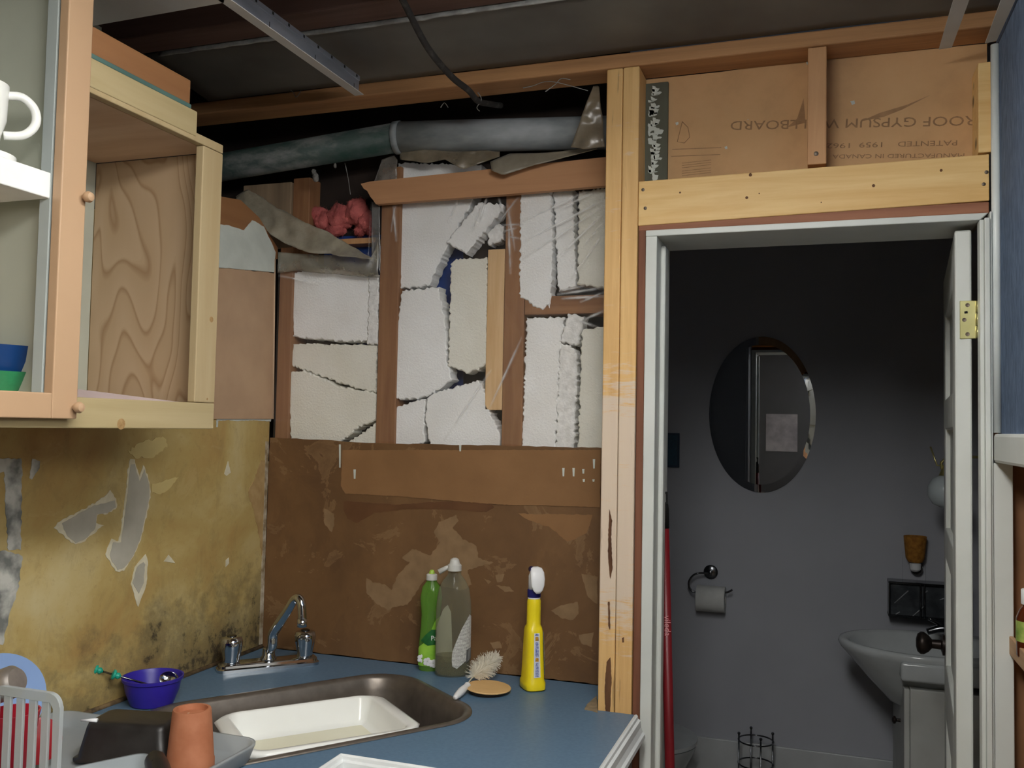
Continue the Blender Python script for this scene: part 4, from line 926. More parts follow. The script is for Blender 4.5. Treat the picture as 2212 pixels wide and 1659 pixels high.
# ------------------------------------------------------------------ dish rack corner at the lower left
CLR = None
def translucent(name, tint=(206, 214, 216), op=.5):
    m, nt, bs = base(name)
    if m is None: return MATS[name]
    bs.inputs['Base Color'].default_value = lin(tint); bs.inputs['Roughness'].default_value = .35
    tl = nd(nt, 'ShaderNodeBsdfTranslucent', Color=lin(tint)); tr = nd(nt, 'ShaderNodeBsdfTransparent')
    a = nd(nt, 'ShaderNodeMixShader'); a.inputs[0].default_value = .3; nt.links.new(bs.outputs[0], a.inputs[1]); nt.links.new(tl.outputs[0], a.inputs[2])
    b2 = nd(nt, 'ShaderNodeMixShader'); b2.inputs[0].default_value = op; nt.links.new(tr.outputs[0], b2.inputs[1]); nt.links.new(a.outputs[0], b2.inputs[2])
    nt.links.new(b2.outputs[0], nt.nodes['Material Output'].inputs[0]); return m
TRL = translucent('frosted_plastic', op=.72); TRL2 = translucent('clear_tub', (200, 210, 214), .45)
RY = -1.07
rk = empty('dish_rack', (.1, RY, ZC), 'frosted white plastic dish rack at the left end of the worktop', 'dish rack')
pa = at(134, 1520, Y=RY); pt = at(60, 1486, Y=RY); rx1, rzt = pa.x, at(100, 1494, Y=RY).z
rx0 = .012; zb = ZC+.012
bm = bmesh.new()
# end panel: posts between slots, top band with rounded corner
sl = at(27, 1600, Y=RY).x - at(0, 1600, Y=RY).x
def rr_bar(pts, y0, y1):
    a = [bm.verts.new((x, y0, z)) for x, z in pts]; b_2 = [bm.verts.new((x, y1, z)) for x, z in pts]
    bm.faces.new(a); bm.faces.new(b_2)
    for i in range(len(a)): bm.faces.new((a[i], a[(i+1) % len(a)], b_2[(i+1) % len(a)], b_2[i]))
arc = [(rx1-.022+.022*math.sin(t_), rzt-.022+.022*math.cos(t_)) for t_ in (k_*math.pi/16 for k_ in range(9))]
rr_bar([(rx0, rzt)]+arc+[(rx1, zb), (rx1-.013, zb), (rx1-.013, rzt-.024), (rx1-.020, rzt-.014), (rx0, rzt-.014)], RY-.004, RY+.004)
xx = rx1-.013-sl*.42
while xx > rx0:
    rr_bar([(xx-sl*.58, zb), (xx, zb), (xx, rzt-.0145), (xx-sl*.58, rzt-.0145)], RY-.003, RY+.003)
    xx -= sl
rr_bar([(rx0, zb), (rx1, zb), (rx1, zb+.012), (rx0, zb+.012)], RY-.0045, RY+.0045)
bev(bm, .0012, 1); link('slotted_panel', bm, TRL, rk)
# tray with low walls
tx0, tx1, ty0, ty1 = .014, at(496, 1640, Z=ZC+.036).x, -1.55, -.735
trc = Vector(((tx0+tx1)/2, (ty0+ty1)/2, ZC+.002)); thx, thy = (tx1-tx0)/2, (ty1-ty0)/2
bm = bmesh.new(); rings = []
for da, z, r in ((-.014, 0, .03), (-.010, .004, .035), (-.002, .028, .04), (0, .032, .042), (0, .035, .042), (-.006, .035, .038), (-.012, .008, .034), (-.018, .004, .03)):
    ring = []
    for sx_, sy_, a0 in ((1, 1, 0), (-1, 1, 90), (-1, -1, 180), (1, -1, 270)):
        for i in range(8):
            t_ = math.radians(a0+90*i/7); ring.append(bm.verts.new(trc+Vector((sx_*(thx+da-r)+r*math.cos(t_), sy_*(thy+da-r)+r*math.sin(t_), z))))
    rings.append(ring)
for a, b2 in zip(rings, rings[1:]):
    for i in range(len(a)): bm.faces.new((a[i], a[(i+1) % len(a)], b2[(i+1) % len(a)], b2[i]))
bm.faces.new(rings[0]); bm.faces.new(rings[-1]); link('tray', bm, translucent('frosted_tray', (180, 186, 188), .72), rk, True)
# plate standing in the rack
pp = at(-10, 1510, X=.051)
lathe('plate', [(.0, .0), (.05, .001), (.062, .004), (.083, .013), (.083, .0155), (.061, .0075), (.05, .004), (.0, .003)], Vector((pp.x, pp.y, pp.z)), M('pale_blue_glaze', (150, 180, 228), (140, 170, 218), .3, scale=3), None, 48, axis=(.84, -.52, .12), cap=(False, False))
tag(C.objects[-1], 'pale blue plate standing on edge in the dish rack', 'plate')
pc = at(10, 1462, Y=RY+.02)
lathe('steel_cup', [(.026, 0), (.027, .002), (.027, .035), (.022, .042), (.020, .045)], pc+Vector((-.018, 0, -.02)), M('brushed_steel', (196, 190, 184), (170, 162, 156), .42, .85, scale=20), None, 28, axis=(.9, .1, .35))
tag(C.objects[-1], 'brushed steel cup lying on top of the dish rack at the left edge', 'cup')
pr = at(20, 1620, Y=RY+.05)
lathe('red_cup', [(.026, 0), (.030, .004), (.041, .085), (.043, .095), (.040, .095), (.036, .06), (.026, .008)], Vector((max(pr.x, .056), RY+.055, ZC+.0375)), M('red_plastic', (196, 36, 58), (180, 30, 50), .3), None, 28)
tag(C.objects[-1], 'red plastic cup behind the slots of the dish rack', 'cup')
lathe('red_lid', [(.0, 0), (.036, 0), (.040, .003), (.040, .010), (.036, .012), (.0, .012)], at(80, 1600, Y=RY+.13), M('dark_red_plastic', (150, 24, 34), None, .35), None, 32, axis=(.8, -.5, .2), cap=(False, False))  # dark red lid standing tilted in the rack
tag(C.objects[-1], 'small dark red lid at the right inside the dish rack', 'plate')
# black pan upside down
def rim_loop(c, ux, uy, a, b_, r, z, n=6):
    out = []
    for sx_, sy_, a0 in ((1, 1, 0), (-1, 1, 90), (-1, -1, 180), (1, -1, 270)):
        for i in range(n+1):
            t_ = math.radians(a0+90*i/n); out.append(c+ux*(sx_*(a-r)+r*math.cos(t_))+uy*(sy_*(b_-r)+r*math.sin(t_))+Vector((0, 0, z)))
    return out
pL, pR = at(160, 1640, Z=ZC+.015), at(360, 1652, Z=ZC+.015)
pux = (pR-pL); pw = pux.length/2; pux = Vector((pux.x, pux.y, 0)).normalized(); puy = Vector((-pux.y, pux.x, 0))
pcn = (pL+pR)/2+puy*.055; pcn.z = ZC+.012
lp = empty('loaf_pan', pcn, 'black nonstick loaf pan turned upside down in the dish rack', 'pan')
bm = bmesh.new(); rings = []
for da, z, r in ((.006, .0, .02), (.006, .004, .02), (.0, .005, .018), (-.010, .056, .018), (-.013, .064, .016), (-.022, .067, .012)):
    rings.append([bm.verts.new(p) for p in rim_loop(pcn, pux, puy, pw+da, .058+da, r, z)])
for a, b2 in zip(rings, rings[1:]):
    for i in range(len(a)): bm.faces.new((a[i], a[(i+1) % len(a)], b2[(i+1) % len(a)], b2[i]))
bm.faces.new(rings[-1]); link('pan', bm, NONSTICK, lp, True)
tube('soap_streak', [at(175, 1556, Y=pcn.y-.055), at(210, 1556, Y=pcn.y-.05)], [.0016, .004], PLASTW, lp, 8)
# terracotta pot
ptc = at(411, 1645, Z=ZC+.02); ptc.z = ZC+.0065
sc_ = (at(459, 1640, Z=ZC+.02)-at(357, 1640, Z=ZC+.02)).length/2
zt_ = .108
tpot = empty('flower_pot', ptc, 'terracotta flower pot turned upside down beside the black pan', 'pot')
lathe('pot', [(sc_*.93, 0), (sc_, .001), (sc_, .018), (sc_*.97, .021), (sc_*.80, zt_-.003), (sc_*.77, zt_), (sc_*.66, zt_), (sc_*.62, zt_-.010), (sc_*.0, zt_-.010)], ptc, TERRA, tpot, 48, cap=(False, False))
for dx in (-.010, 0, .010):
    obox('chalk_mark', ptc+Vector((dx, dx*.3, zt_-.0098)), Vector((.2, 1, 0)).normalized(), Vector((1, -.2, 0)).normalized(), az, .014, .0012, .0004, PEELW, tpot, 0)
# clear tub and black handle in front
tb = at(240, 1655, Z=ZC+.06)
tub = empty('plastic_tub', tb, 'clear plastic food tub in the rack in front of the black pan', 'tub')
t0, t1 = at(150, 1662, Z=ZC+.055), at(312, 1628, Z=ZC+.055)
tux = Vector((t1.x-t0.x, t1.y-t0.y, 0)); tl_ = tux.length/2; tux.normalize(); tuy = Vector((tux.y, -tux.x, 0))
tc_ = (t0+t1)/2+tuy*.05; tc_.z = ZC+.0065
bm = bmesh.new(); rings = []
for da, z, r in ((-.012, 0, .015), (-.010, .003, .018), (0, .046, .02), (.005, .047, .022), (.005, .050, .022), (-.002, .050, .02), (-.012, .006, .016)):
    rings.append([bm.verts.new(p) for p in rim_loop(tc_, tux, tuy, tl_+da, .05+da, r, z)])
for a, b2 in zip(rings, rings[1:]):
    for i in range(len(a)): bm.faces.new((a[i], a[(i+1) % len(a)], b2[(i+1) % len(a)], b2[i]))
bm.faces.new(rings[0]); bm.faces.new(rings[-1]); link('tub', bm, TRL2, tub, True)
bh0, bh1 = at(332, 1634, Z=ZC+.06), at(352, 1690, Z=ZC+.05)
hb_ = empty('utensil_handle', bh0, 'black rounded plastic utensil handle between tub and flower pot', 'handle')
tube('grip', [bh0+Vector((0, 0, .004)), bh0.lerp(bh1, .15), bh0.lerp(bh1, .5), bh1], [.008, .017, .019, .018], BLACKP, hb_, 18, 5)
lathe('hole', [(.004, 0), (.004, .001)], bh0.lerp(bh1, .4)+Vector((.004, -.015, .0125)), HOLE, hb_, 12, axis=(.2, -.7, .7))

# ------------------------------------------------------------------ bottles, brush, spray
def glassy(name, tint, op, rough=.12):
    m, nt, bs = base(name)
    if m is None: return MATS[name]
    bs.inputs['Base Color'].default_value = lin(tint); bs.inputs['Roughness'].default_value = rough; bs.inputs['Specular IOR Level'].default_value = .6
    tr = nd(nt, 'ShaderNodeBsdfTransparent', Color=lin(tuple(min(255, x*1.0+60) for x in tint)))
    mx = nd(nt, 'ShaderNodeMixShader'); lw = nd(nt, 'ShaderNodeLayerWeight', Blend=.35)
    mr = nd(nt, 'ShaderNodeMapRange'); nt.links.new(lw.outputs['Facing'], mr.inputs[0]); mr.inputs[3].default_value = op; mr.inputs[4].default_value = min(1, op+.35)
    nt.links.new(mr.outputs[0], mx.inputs[0]); nt.links.new(tr.outputs[0], mx.inputs[1]); nt.links.new(bs.outputs[0], mx.inputs[2])
    nt.links.new(mx.outputs[0], nt.nodes['Material Output'].inputs[0]); return m
def lath_path(rows, c, seg=32, sy=.62, rot=0): return rows
# clear bottle
cb = at(977, 1458, Z=ZC); sc1 = (at(1015, 1440, Z=ZC)-at(941, 1440, Z=ZC)).length/2
hB = at(977, 1232, Y=cb.y).z-ZC; hC = at(977, 1213, Y=cb.y).z-ZC
facing = Vector((CAM.x-cb.x, CAM.y-cb.y, 0)).normalized(); ang0 = math.atan2(facing.y, facing.x)+math.pi/2
print('bottle', cb, sc1, hB, hC)
bt1 = empty('dish_soap_bottle', cb, 'clear nearly empty dish soap bottle with white back label by the sink', 'bottle')
lathe('body', [(sc1*.88, 0), (sc1*.97, .004), (sc1, .02), (sc1, hB*.62), (sc1*.96, hB*.72), (sc1*.86, hB*.83), (sc1*.62, hB*.91), (sc1*.38, hB*.96), (sc1*.34, hB)], cb, glassy('clear_bottle', (176, 176, 160), .13), bt1, 40, sy=.62, rot=ang0)
lathe('liquid', [(sc1*.84, .004), (sc1*.93, .012), (sc1*.95, .05), (sc1*.95, .052)], cb, glassy('soapy_water', (140, 136, 100), .35), bt1, 40, sy=.6, rot=ang0)
capz = cb+Vector((0, 0, hB)); right = Vector((facing.y*-1, facing.x, 0))
if right.x < 0: right = -right
cp1 = lathe('cap', [(sc1*.40, 0), (sc1*.40, .014), (sc1*.3, .018), (sc1*.24, hC-hB+.006), (sc1*.1, hC-hB+.010)], capz, M('cloudy_cap', (214, 214, 208), None, .4), bt1, 24)
tube('flip_lid', [capz+Vector((0, 0, .012)), capz-right*.018+Vector((0, 0, .008)), capz-right*.040+Vector((0, 0, -.004))], [.006, .0055, .0075], M('cloudy_cap', (214, 214, 208)), cp1, 10)
def curved_label(name, pts, c, R, sy_, mat, parent, off=.0012):
    """label outline in (sideways -1..1, height) wrapped on the elliptic bottle, camera side"""
    nu, nv = 14, 24
    zs = [p[1] for p in pts]
    def inside_span(z):
        xs_ = []
        n = len(pts)
        for i in range(n):
            a, b_ = pts[i], pts[(i+1) % n]
            if (a[1]-z)*(b_[1]-z) <= 0 and a[1] != b_[1]: xs_.append(a[0]+(b_[0]-a[0])*(z-a[1])/(b_[1]-a[1]))
        return (min(xs_), max(xs_)) if xs_ else (0, 0)
    def fn(u, v):
        z = min(zs)+1e-4+(max(zs)-min(zs)-2e-4)*v; l, r = inside_span(z); x = l+(r-l)*u
        x = max(-.995, min(.995, x)); d = math.sqrt(1-x*x)*R*sy_+off
        return c+right*(x*(R+off))+facing*d+Vector((0, 0, z))
    return sheet(name, fn, nu, nv, mat, parent)
def labelmat():
    m, nt, bs = base('back_label'); bs.inputs['Roughness'].default_value = .5
    tc = nd(nt, 'ShaderNodeTexCoord'); sx = nd(nt, 'ShaderNodeSeparateXYZ'); nt.links.new(tc.outputs['Object'], sx.inputs[0])
    mu = nd(nt, 'ShaderNodeMath', operation='MULTIPLY'); mu.inputs[1].default_value = 330; nt.links.new(sx.outputs[2], mu.inputs[0])
    fr_ = nd(nt, 'ShaderNodeMath', operation='FRACT'); nt.links.new(mu.outputs[0], fr_.inputs[0])
    n = noise(nt, coords(nt, (1, 1, .2)), 700, 2)
    g = nd(nt, 'ShaderNodeMath', operation='GREATER_THAN'); g.inputs[1].default_value = .55; nt.links.new(fr_.outputs[0], g.inputs[0])
    g2 = nd(nt, 'ShaderNodeMath', operation='GREATER_THAN'); g2.inputs[1].default_value = .42; nt.links.new(n, g2.inputs[0])
    mm = nd(nt, 'ShaderNodeMath', operation='MULTIPLY'); nt.links.new(g.outputs[0], mm.inputs[0]); nt.links.new(g2.outputs[0], mm.inputs[1])
    nt.links.new(mixc(nt, mm.outputs[0], (206, 206, 200), (110, 108, 106)), bs.inputs['Base Color']); return m
hz = lambda py: at(977, py, Y=cb.y-.02).z-ZC
curved_label('back_label', [(-.05, hz(1425)), (.0, hz(1442)), (.25, hz(1443)), (.98, hz(1420)), (.98, hz(1330)), (.88, hz(1328)), (.45, hz(1358)), (.12, hz(1390)), (-.03, hz(1408))], cb, sc1, .62, labelmat(), bt1)
curved_label('barcode', [(.72, hz(1432)), (.97, hz(1424)), (.97, hz(1400)), (.72, hz(1404))], cb, sc1, .62, M('barcode_dark', (60, 60, 60), (140, 140, 138), .5, scale=500, stretch=(1, 1, .05)), bt1, .0022)
curved_label('front_label_back', [(-.95, hz(1440)), (.02, hz(1440)), (-.15, hz(1330)), (-.35, hz(1314)), (-.6, hz(1322)), (-.95, hz(1360))], cb-facing*.0, sc1*.97, -.6, M('label_reverse', (168, 168, 160), None, .6), bt1)
# green bottle
gb = at(928, 1448, Z=ZC); gb = gb-facing*.004; sc2 = .030
hG = at(928, 1252, Y=gb.y).z-ZC; hG2 = at(932, 1230, Y=gb.y).z-ZC
gbt = empty('dish_soap_bottle', gb, 'green dish soap bottle with lime and blossom label behind the clear bottle', 'bottle')
lathe('body', [(sc2*.85, 0), (sc2*.95, .004), (sc2, .02), (sc2*.98, hG*.30), (sc2*.84, hG*.5), (sc2*.82, hG*.62), (sc2*.95, hG*.8), (sc2*.80, hG*.92), (sc2*.46, hG*.98), (sc2*.42, hG)], gb, glassy('green_bottle', (120, 168, 72), .45), gbt, 40, sy=.62, rot=ang0)
gcap = lathe('cap', [(sc2*.48, 0), (sc2*.48, .013), (sc2*.42, .015), (sc2*.30, .016)], gb+Vector((0, 0, hG)), M('cloudy_cap', (214, 214, 208)), gbt, 24)
lathe('spout_tip', [(sc2*.26, .0), (sc2*.24, .004), (sc2*.14, .009), (sc2*.05, .010)], gb+Vector((0, 0, hG+.0162)), M('lime_cap', (176, 210, 90), (160, 196, 76), .4), gcap, 16)
hz2 = lambda py: at(928, py, Y=gb.y-.02).z-ZC
curved_label('front_label', [(-.96, hz2(1440)), (.9, hz2(1440)), (.9, hz2(1330)), (.4, hz2(1340)), (-.3, hz2(1385)), (-.96, hz2(1400))], gb, sc2, .62, M('lime_label', (120, 176, 50), (150, 200, 70), .4, scale=25), gbt)
curved_label('leaf', [(-.75, hz2(1385)), (-.2, hz2(1395)), (.9, hz2(1392)), (.9, hz2(1362)), (.1, hz2(1360)), (-.4, hz2(1372))], gb, sc2, .62, M('leaf_dark_green', (24, 84, 40), (36, 104, 48), .4, scale=60), gbt, .0022)
for sx_, py in ((-.72, 1424), (-.2, 1430), (.3, 1434)):
    x = sx_; p = gb+right*(x*sc2)+facing*(math.sqrt(1-x*x)*sc2*.62+.002)+Vector((0, 0, hz2(py)))
    bm = bmesh.new()
    for k_ in range(5):
        a = k_*2*math.pi/5; add_lathe(bm, [(.0055, 0), (.003, .001)], p+right*(.006*math.cos(a))+Vector((0, 0, .006*math.sin(a))), 10, axis=facing)
    link('blossom', bm, M('blossom_white', (222, 222, 226), None, .6), gbt)
text_mesh('brand_text', 'Pal', .017, M('label_white', (236, 240, 236), None, .5), gbt, gb+right*(.05*sc2)+facing*(sc2*.62+.004)+Vector((0, 0, hz2(1383))), right, Vector((0, 0, 1)), .0003)
# spray bottle
sb = at(1150, 1487, Z=ZC); f2 = Vector((CAM.x-sb.x, CAM.y-sb.y, 0)).normalized(); r2 = Vector((-f2.y, f2.x, 0))
if r2.x < 0: r2 = -r2
zs_ = lambda py: at(1150, py, Y=sb.y).z-ZC
pxw = lambda a, b_: (at(b_, 1400, Y=sb.y)-at(a, 1400, Y=sb.y)).length/2
sbt = empty('spray_bottle', sb, 'yellow spray cleaner bottle with white trigger and dark blue collar', 'spray bottle')
YEL = M('yellow_plastic', (240, 218, 34), (232, 208, 28), .32, scale=4)
bm = bmesh.new(); rings = []
rt = math.radians(20); fx = f2*math.cos(rt)+r2*math.sin(rt); rx = r2*math.cos(rt)-f2*math.sin(rt)
for wdt, dep, z in ((.023, .030, 0), (.027, .036, .004), (.0272, .0365, .018), (.0242, .032, .026), (.0218, .027, zs_(1400)), (.0205, .024, zs_(1362)), (.0190, .021, zs_(1354)), (.0172, .0172, zs_(1348)), (.0170, .017, zs_(1330)), (.0168, .0168, zs_(1298)), (.0150, .015, zs_(1292))):
    ring = []
    for k_ in range(32):
        a = 2*math.pi*k_/32; e_ = .6 if z < zs_(1350) else 1.0
        ring.append(bm.verts.new(sb+rx*(math.copysign(abs(math.cos(a))**e_, math.cos(a))*wdt)+fx*(math.copysign(abs(math.sin(a))**e_, math.sin(a))*dep)+Vector((0, 0, z))))
    rings.append(ring)
for a, b2 in zip(rings, rings[1:]):
    for i in range(32): bm.faces.new((a[i], a[(i+1) % 32], b2[(i+1) % 32], b2[i]))
bm.faces.new(rings[0]); bm.faces.new(rings[-1]); crease(link('body', bm, YEL, sbt, True), 50)
lathe('neck', [(.0155, 0), (.0155, .004)], sb+Vector((0, 0, zs_(1292))), PLASTW, sbt, 24)
lathe('collar', [(.0160, 0), (.0165, .001), (.0165, .017), (.0155, .019)], sb+Vector((0, 0, zs_(1289))), M('navy_plastic', (28, 30, 104), (22, 24, 92), .35), sbt, 28)
hz_ = zs_(1274)
bm = bmesh.new()
add_tube(bm, [sb+Vector((0, 0, hz_-.001)), sb+Vector((0, 0, hz_+.018)), sb+fx*.002+Vector((0, 0, hz_+.032)), sb+fx*.006+Vector((0, 0, hz_+.046))], [.0145, .0145, .015, .012], 20)
link('spray_head', bm, M('spray_white', (226, 228, 232), None, .3), sbt, True)
bm = bmesh.new(); rings = []
for d_, z, hw, ht in ((.008, .058, .006, .004), (.014, .055, .014, .007), (.021, .045, .0175, .007), (.026, .030, .0180, .006), (.0265, .014, .0165, .005), (.0275, .003, .012, .004), (.0285, -.004, .005, .002)):
    rings.append([bm.verts.new(sb+rx*(hw*math.cos(a))+fx*(d_+ht*math.sin(a))+Vector((0, 0, hz_+z))) for a in (2*math.pi*k_/28 for k_ in range(28))])
for a, b2 in zip(rings, rings[1:]):
    for i in range(28): bm.faces.new((a[i], a[(i+1) % 28], b2[(i+1) % 28], b2[i]))
bm.faces.new(rings[0]); bm.faces.new(rings[-1]); link('trigger', bm, PLASTW, sbt, True)
tube('nozzle', [sb-fx*.002+Vector((0, 0, hz_+.047)), sb-fx*.024+Vector((0, 0, hz_+.047))], .0075, M('navy_plastic', (28, 30, 104)), sbt, 14)
def fl_(name, a, b_, z0, z1, d0, d1, mat, parent=sbt, t_=.0006):
    q = [sb+rx*a+fx*d0+Vector((0, 0, z0)), sb+rx*b_+fx*d0+Vector((0, 0, z0)), sb+rx*b_+fx*(d0+t_)+Vector((0, 0, z0)), sb+rx*a+fx*(d0+t_)+Vector((0, 0, z0))]
    s_ = [sb+rx*a*.8+fx*d1+Vector((0, 0, z1)), sb+rx*b_*.8+fx*d1+Vector((0, 0, z1)), sb+rx*b_*.8+fx*(d1+t_)+Vector((0, 0, z1)), sb+rx*a*.8+fx*(d1+t_)+Vector((0, 0, z1))]
    return hexa(name, q, s_, mat, parent, 0)
LBW = M('spray_label', (222, 226, 232), None, .5); LBB = M('label_blue_print', (64, 84, 160), (190, 196, 214), .5, scale=420, stretch=(1, 1, .6)); LBO = M('label_orange', (214, 160, 50), (120, 90, 40), .5, scale=300)
zz0, zz1 = .034, zs_(1363)
dep = lambda z: .0322+(.0244-.0322)*(z-.026)/(zs_(1362)-.026)
lb = fl_('front_label', -.0085, .0085, zz0, zz1, dep(zz0), dep(zz1), LBW)
for a, b_, mt in ((.02, .34, LBB), (.36, .44, LBO), (.46, .80, LBB), (.83, .92, LBO), (.94, .99, LBB)):
    z0, z1 = zz0+(zz1-zz0)*a, zz0+(zz1-zz0)*b_; fl_('label_print', -.0045, .0045, z0, z1, dep(z0)+.0007, dep(z1)+.0007, mt, lb, .0003)
# side label
q0, q1 = sb+rx*.0215, sb+rx*.0188
hexa('side_label', [sb+rx*.0246+fx*s_*.020+Vector((0, 0, .036)) for s_ in (-1, 1)]+[sb+rx*.0240+fx*s_*.020+Vector((0, 0, .036)) for s_ in (1, -1)],
     [sb+rx*.0214+fx*s_*.015+Vector((0, 0, zz1)) for s_ in (-1, 1)]+[sb+rx*.0208+fx*s_*.015+Vector((0, 0, zz1)) for s_ in (1, -1)], M('side_label_grey', (150, 152, 150), (90, 92, 96), .5, scale=240, stretch=(1, 1, 3)), sbt, 0)
# wooden disc
wd = at(1054, 1490, Z=ZC+.006)
wdr = (at(1102, 1487, Z=ZC+.01)-at(1004, 1492, Z=ZC+.01)).length/2
pd = empty('wooden_disc', wd, 'round tan wooden disc with dark underside lying flat beside the bottle brush', 'disc')
lathe('disc', [(.0, .010), (wdr*.97, .010), (wdr, .012), (wdr*.97, .0138), (.0, .0145)], Vector((wd.x, wd.y, ZC)), M('beech', (214, 176, 120), (200, 160, 104), .6, scale=12), pd, 40, axis=(.04, .0, 1), cap=(False, False))
lathe('underside', [(wdr*.80, .0), (wdr*.86, .005), (wdr*.84, .0095)], Vector((wd.x, wd.y, ZC+.0005)), M('dark_bristle', (50, 44, 38), None, .9, bmp=.5), pd, 40)
# bottle brush, lying on the disc
bA, bB, bC_ = at(983, 1507, Z=ZC+.010), at(1010, 1480, Z=ZC+.016), at(1075, 1418, Z=ZC+.055)
bA2 = at(1022, 1462, Z=ZC+.026)
br = empty('bottle_brush', bA, 'white handled bottle brush with fluffy bristles leaning on the wooden disc', 'brush')
tube('handle', [bA, bA.lerp(bB, .15), bA.lerp(bB, .5), bA.lerp(bB, .7), bA.lerp(bB, .85), bB], [.005, .0075, .0095, .0085, .0065, .008], PLASTW, br, 16, 4)
WIRE = M('white_wire', (210, 204, 186), None, .4, .3)
tube('wire', [bB, bA2, bC_], .0016, WIRE, br, 8, 6)
bm = bmesh.new(); random.seed(3)
axd = (bC_-bA2).normalized(); o1 = axd.orthogonal().normalized(); o2 = axd.cross(o1)
for i in range(1000):
    t_ = random.random(); c = bA2.lerp(bC_, .02+t_*.98); a = random.uniform(0, 2*math.pi)
    L = .032*(.55+.45*math.sin(math.pi*min(1, t_*.9+.15)))*random.uniform(.6, 1.15)
    d = (o1*math.cos(a)+o2*math.sin(a)+axd*random.uniform(-.25, .3)).normalized()
    s_ = d.cross(axd).normalized()*.0009; e_ = c+d*L
    if e_.z < ZC+.019: e_.z = ZC+.019
    q = [bm.verts.new(x) for x in (c-s_, c+s_, e_+s_*.6, e_-s_*.6)]; bm.faces.new(q)
o = link('bristles', bm, translucent('cream_bristle', (250, 247, 236), 1.0), br); o['label'] = 'fluffy cream bristles'

# ------------------------------------------------------------------ bathroom things
mc = at(1645, 895, Y=BY-.004)
a_, b_ = (at(1760, 895, Y=BY).x-at(1530, 895, Y=BY).x)/2, (at(1645, 727, Y=BY).z-at(1645, 1063, Y=BY).z)/2
om = empty('oval_mirror', mc, 'frameless oval mirror on the dark bathroom wall', 'mirror')
MIR = M('mirror_silver', (225, 228, 230), (225, 228, 230), .01, 1)
bm = bmesh.new(); add_lathe(bm, [(1, 0), (1, .004), (.90, .0065), (0.0, .0065)], (0, 0, 0), 96, cap=(True, False))
for v in bm.verts: v.co = Vector((mc.x+v.co.x*a_, BY-.001-v.co.z, mc.z+v.co.y*b_))
link('glass', bm, MIR, om)
# toilet paper
hp_ = at(1535, 1236, Y=BY-.01)
th = empty('paper_holder', hp_, 'curved dark chrome toilet paper holder on the bathroom wall', 'holder')
lathe('rosette', [(.028, 0), (.028, .006), (.022, .010), (.008, .012), (.008, .03), (.004, .032)], Vector((hp_.x, BY-.0005, hp_.z)), DCHROME, th, 28, axis=(0, -1, 0))
YY = BY-.055
tube('arm', [Vector((hp_.x, BY-.03, hp_.z-.002))]+[at(x, y, Y=YY) for x, y in ((1510, 1238), (1496, 1244), (1488, 1258), (1491, 1272), (1503, 1279), (1540, 1279), (1568, 1280), (1582, 1274))], .004, DCHROME, th, 12, 5)
r0, r1 = at(1505, 1290, Y=YY), at(1566, 1290, Y=YY); rr_ = (at(1535, 1262, Y=YY).z-at(1535, 1318, Y=YY).z)/2
tr_ = empty('toilet_roll', r0, 'white toilet paper roll on the curved chrome holder', 'toilet paper')
PAP = M('toilet_tissue', (206, 208, 206), (198, 200, 198), .9, scale=30, bmp=.1)
zc_ = at(1535, 1282, Y=YY).z-rr_*.45
bm = bmesh.new(); add_lathe(bm, [(.016, 0), (rr_, 0), (rr_, r1.x-r0.x), (.016, r1.x-r0.x), (.016, 0)], (r0.x, YY+.01, zc_), 40, axis=(1, 0, 0), cap=(False, False)); link('roll', bm, PAP, tr_, True); crease(C.objects[-1])
box('hanging_sheet', r0.x+.001, r1.x-.001, YY+.01+rr_-.001, YY+.01+rr_+.0005, zc_-.07, zc_, PAP, tr_, 0)
# dark blue light switch panel / picture at left
q0, q1 = at(1436, 935, Y=BY-.012), at(1467, 1010, Y=BY-.012)
pq = empty('wall_plaque', q0, 'small dark blue framed plaque low left of the oval mirror', 'picture')
box('frame', q0.x-.06, q1.x, BY-.014, BY-.001, q1.z, q0.z, M('navy_frame', (26, 50, 74), None, .5), pq, .002)
box('panel', q0.x-.052, q1.x-.008, BY-.0165, BY-.0142, q1.z+.008, q0.z-.008, M('teal_panel', (34, 74, 96), (24, 54, 74), .5, scale=60), pq, 0)
# plug-in night light
n0 = at(1977, 1200, Y=BY-.05)
nl = empty('night_light', n0, 'plug-in night light with amber woven shade on the bathroom wall', 'lamp')
sh = at(1977, 1158, Y=BY-.05).z; sl_ = at(1977, 1214, Y=BY-.05).z; sw = (at(2002, 1165, Y=BY-.05).x-at(1953, 1165, Y=BY-.05).x)/2
lathe('shade', [(sw*.62, sl_-n0.z), (sw*.85, sl_-n0.z+.015), (sw, sh-n0.z-.02), (sw*1.03, sh-n0.z), (sw*.98, sh-n0.z), (sw*.8, sl_-n0.z+.02), (sw*.55, sl_-n0.z+.003)], n0, M('amber_wicker', (176, 122, 44), (140, 92, 30), .8, scale=60, bmp=.7, bscale=90), nl, 28, cap=(False, False))
lathe('bulb_socket', [(.012, 0), (.020, -.006), (.019, -.028), (.010, -.036)], Vector((n0.x, n0.y, sl_+.001)), PLASTW, nl, 24)
lathe('plug', [(.02, 0), (.02, .03)], Vector((n0.x+.008, BY-.002, sl_-.03)), M('plug_dark', (60, 60, 60), None, .5), nl, 20, axis=(0, -1, 0))
box('outlet_plate', n0.x-.04, n0.x+.04, BY-.006, BY-.0005, sl_-.075, sl_+.03, WHITEW, nl, .002)
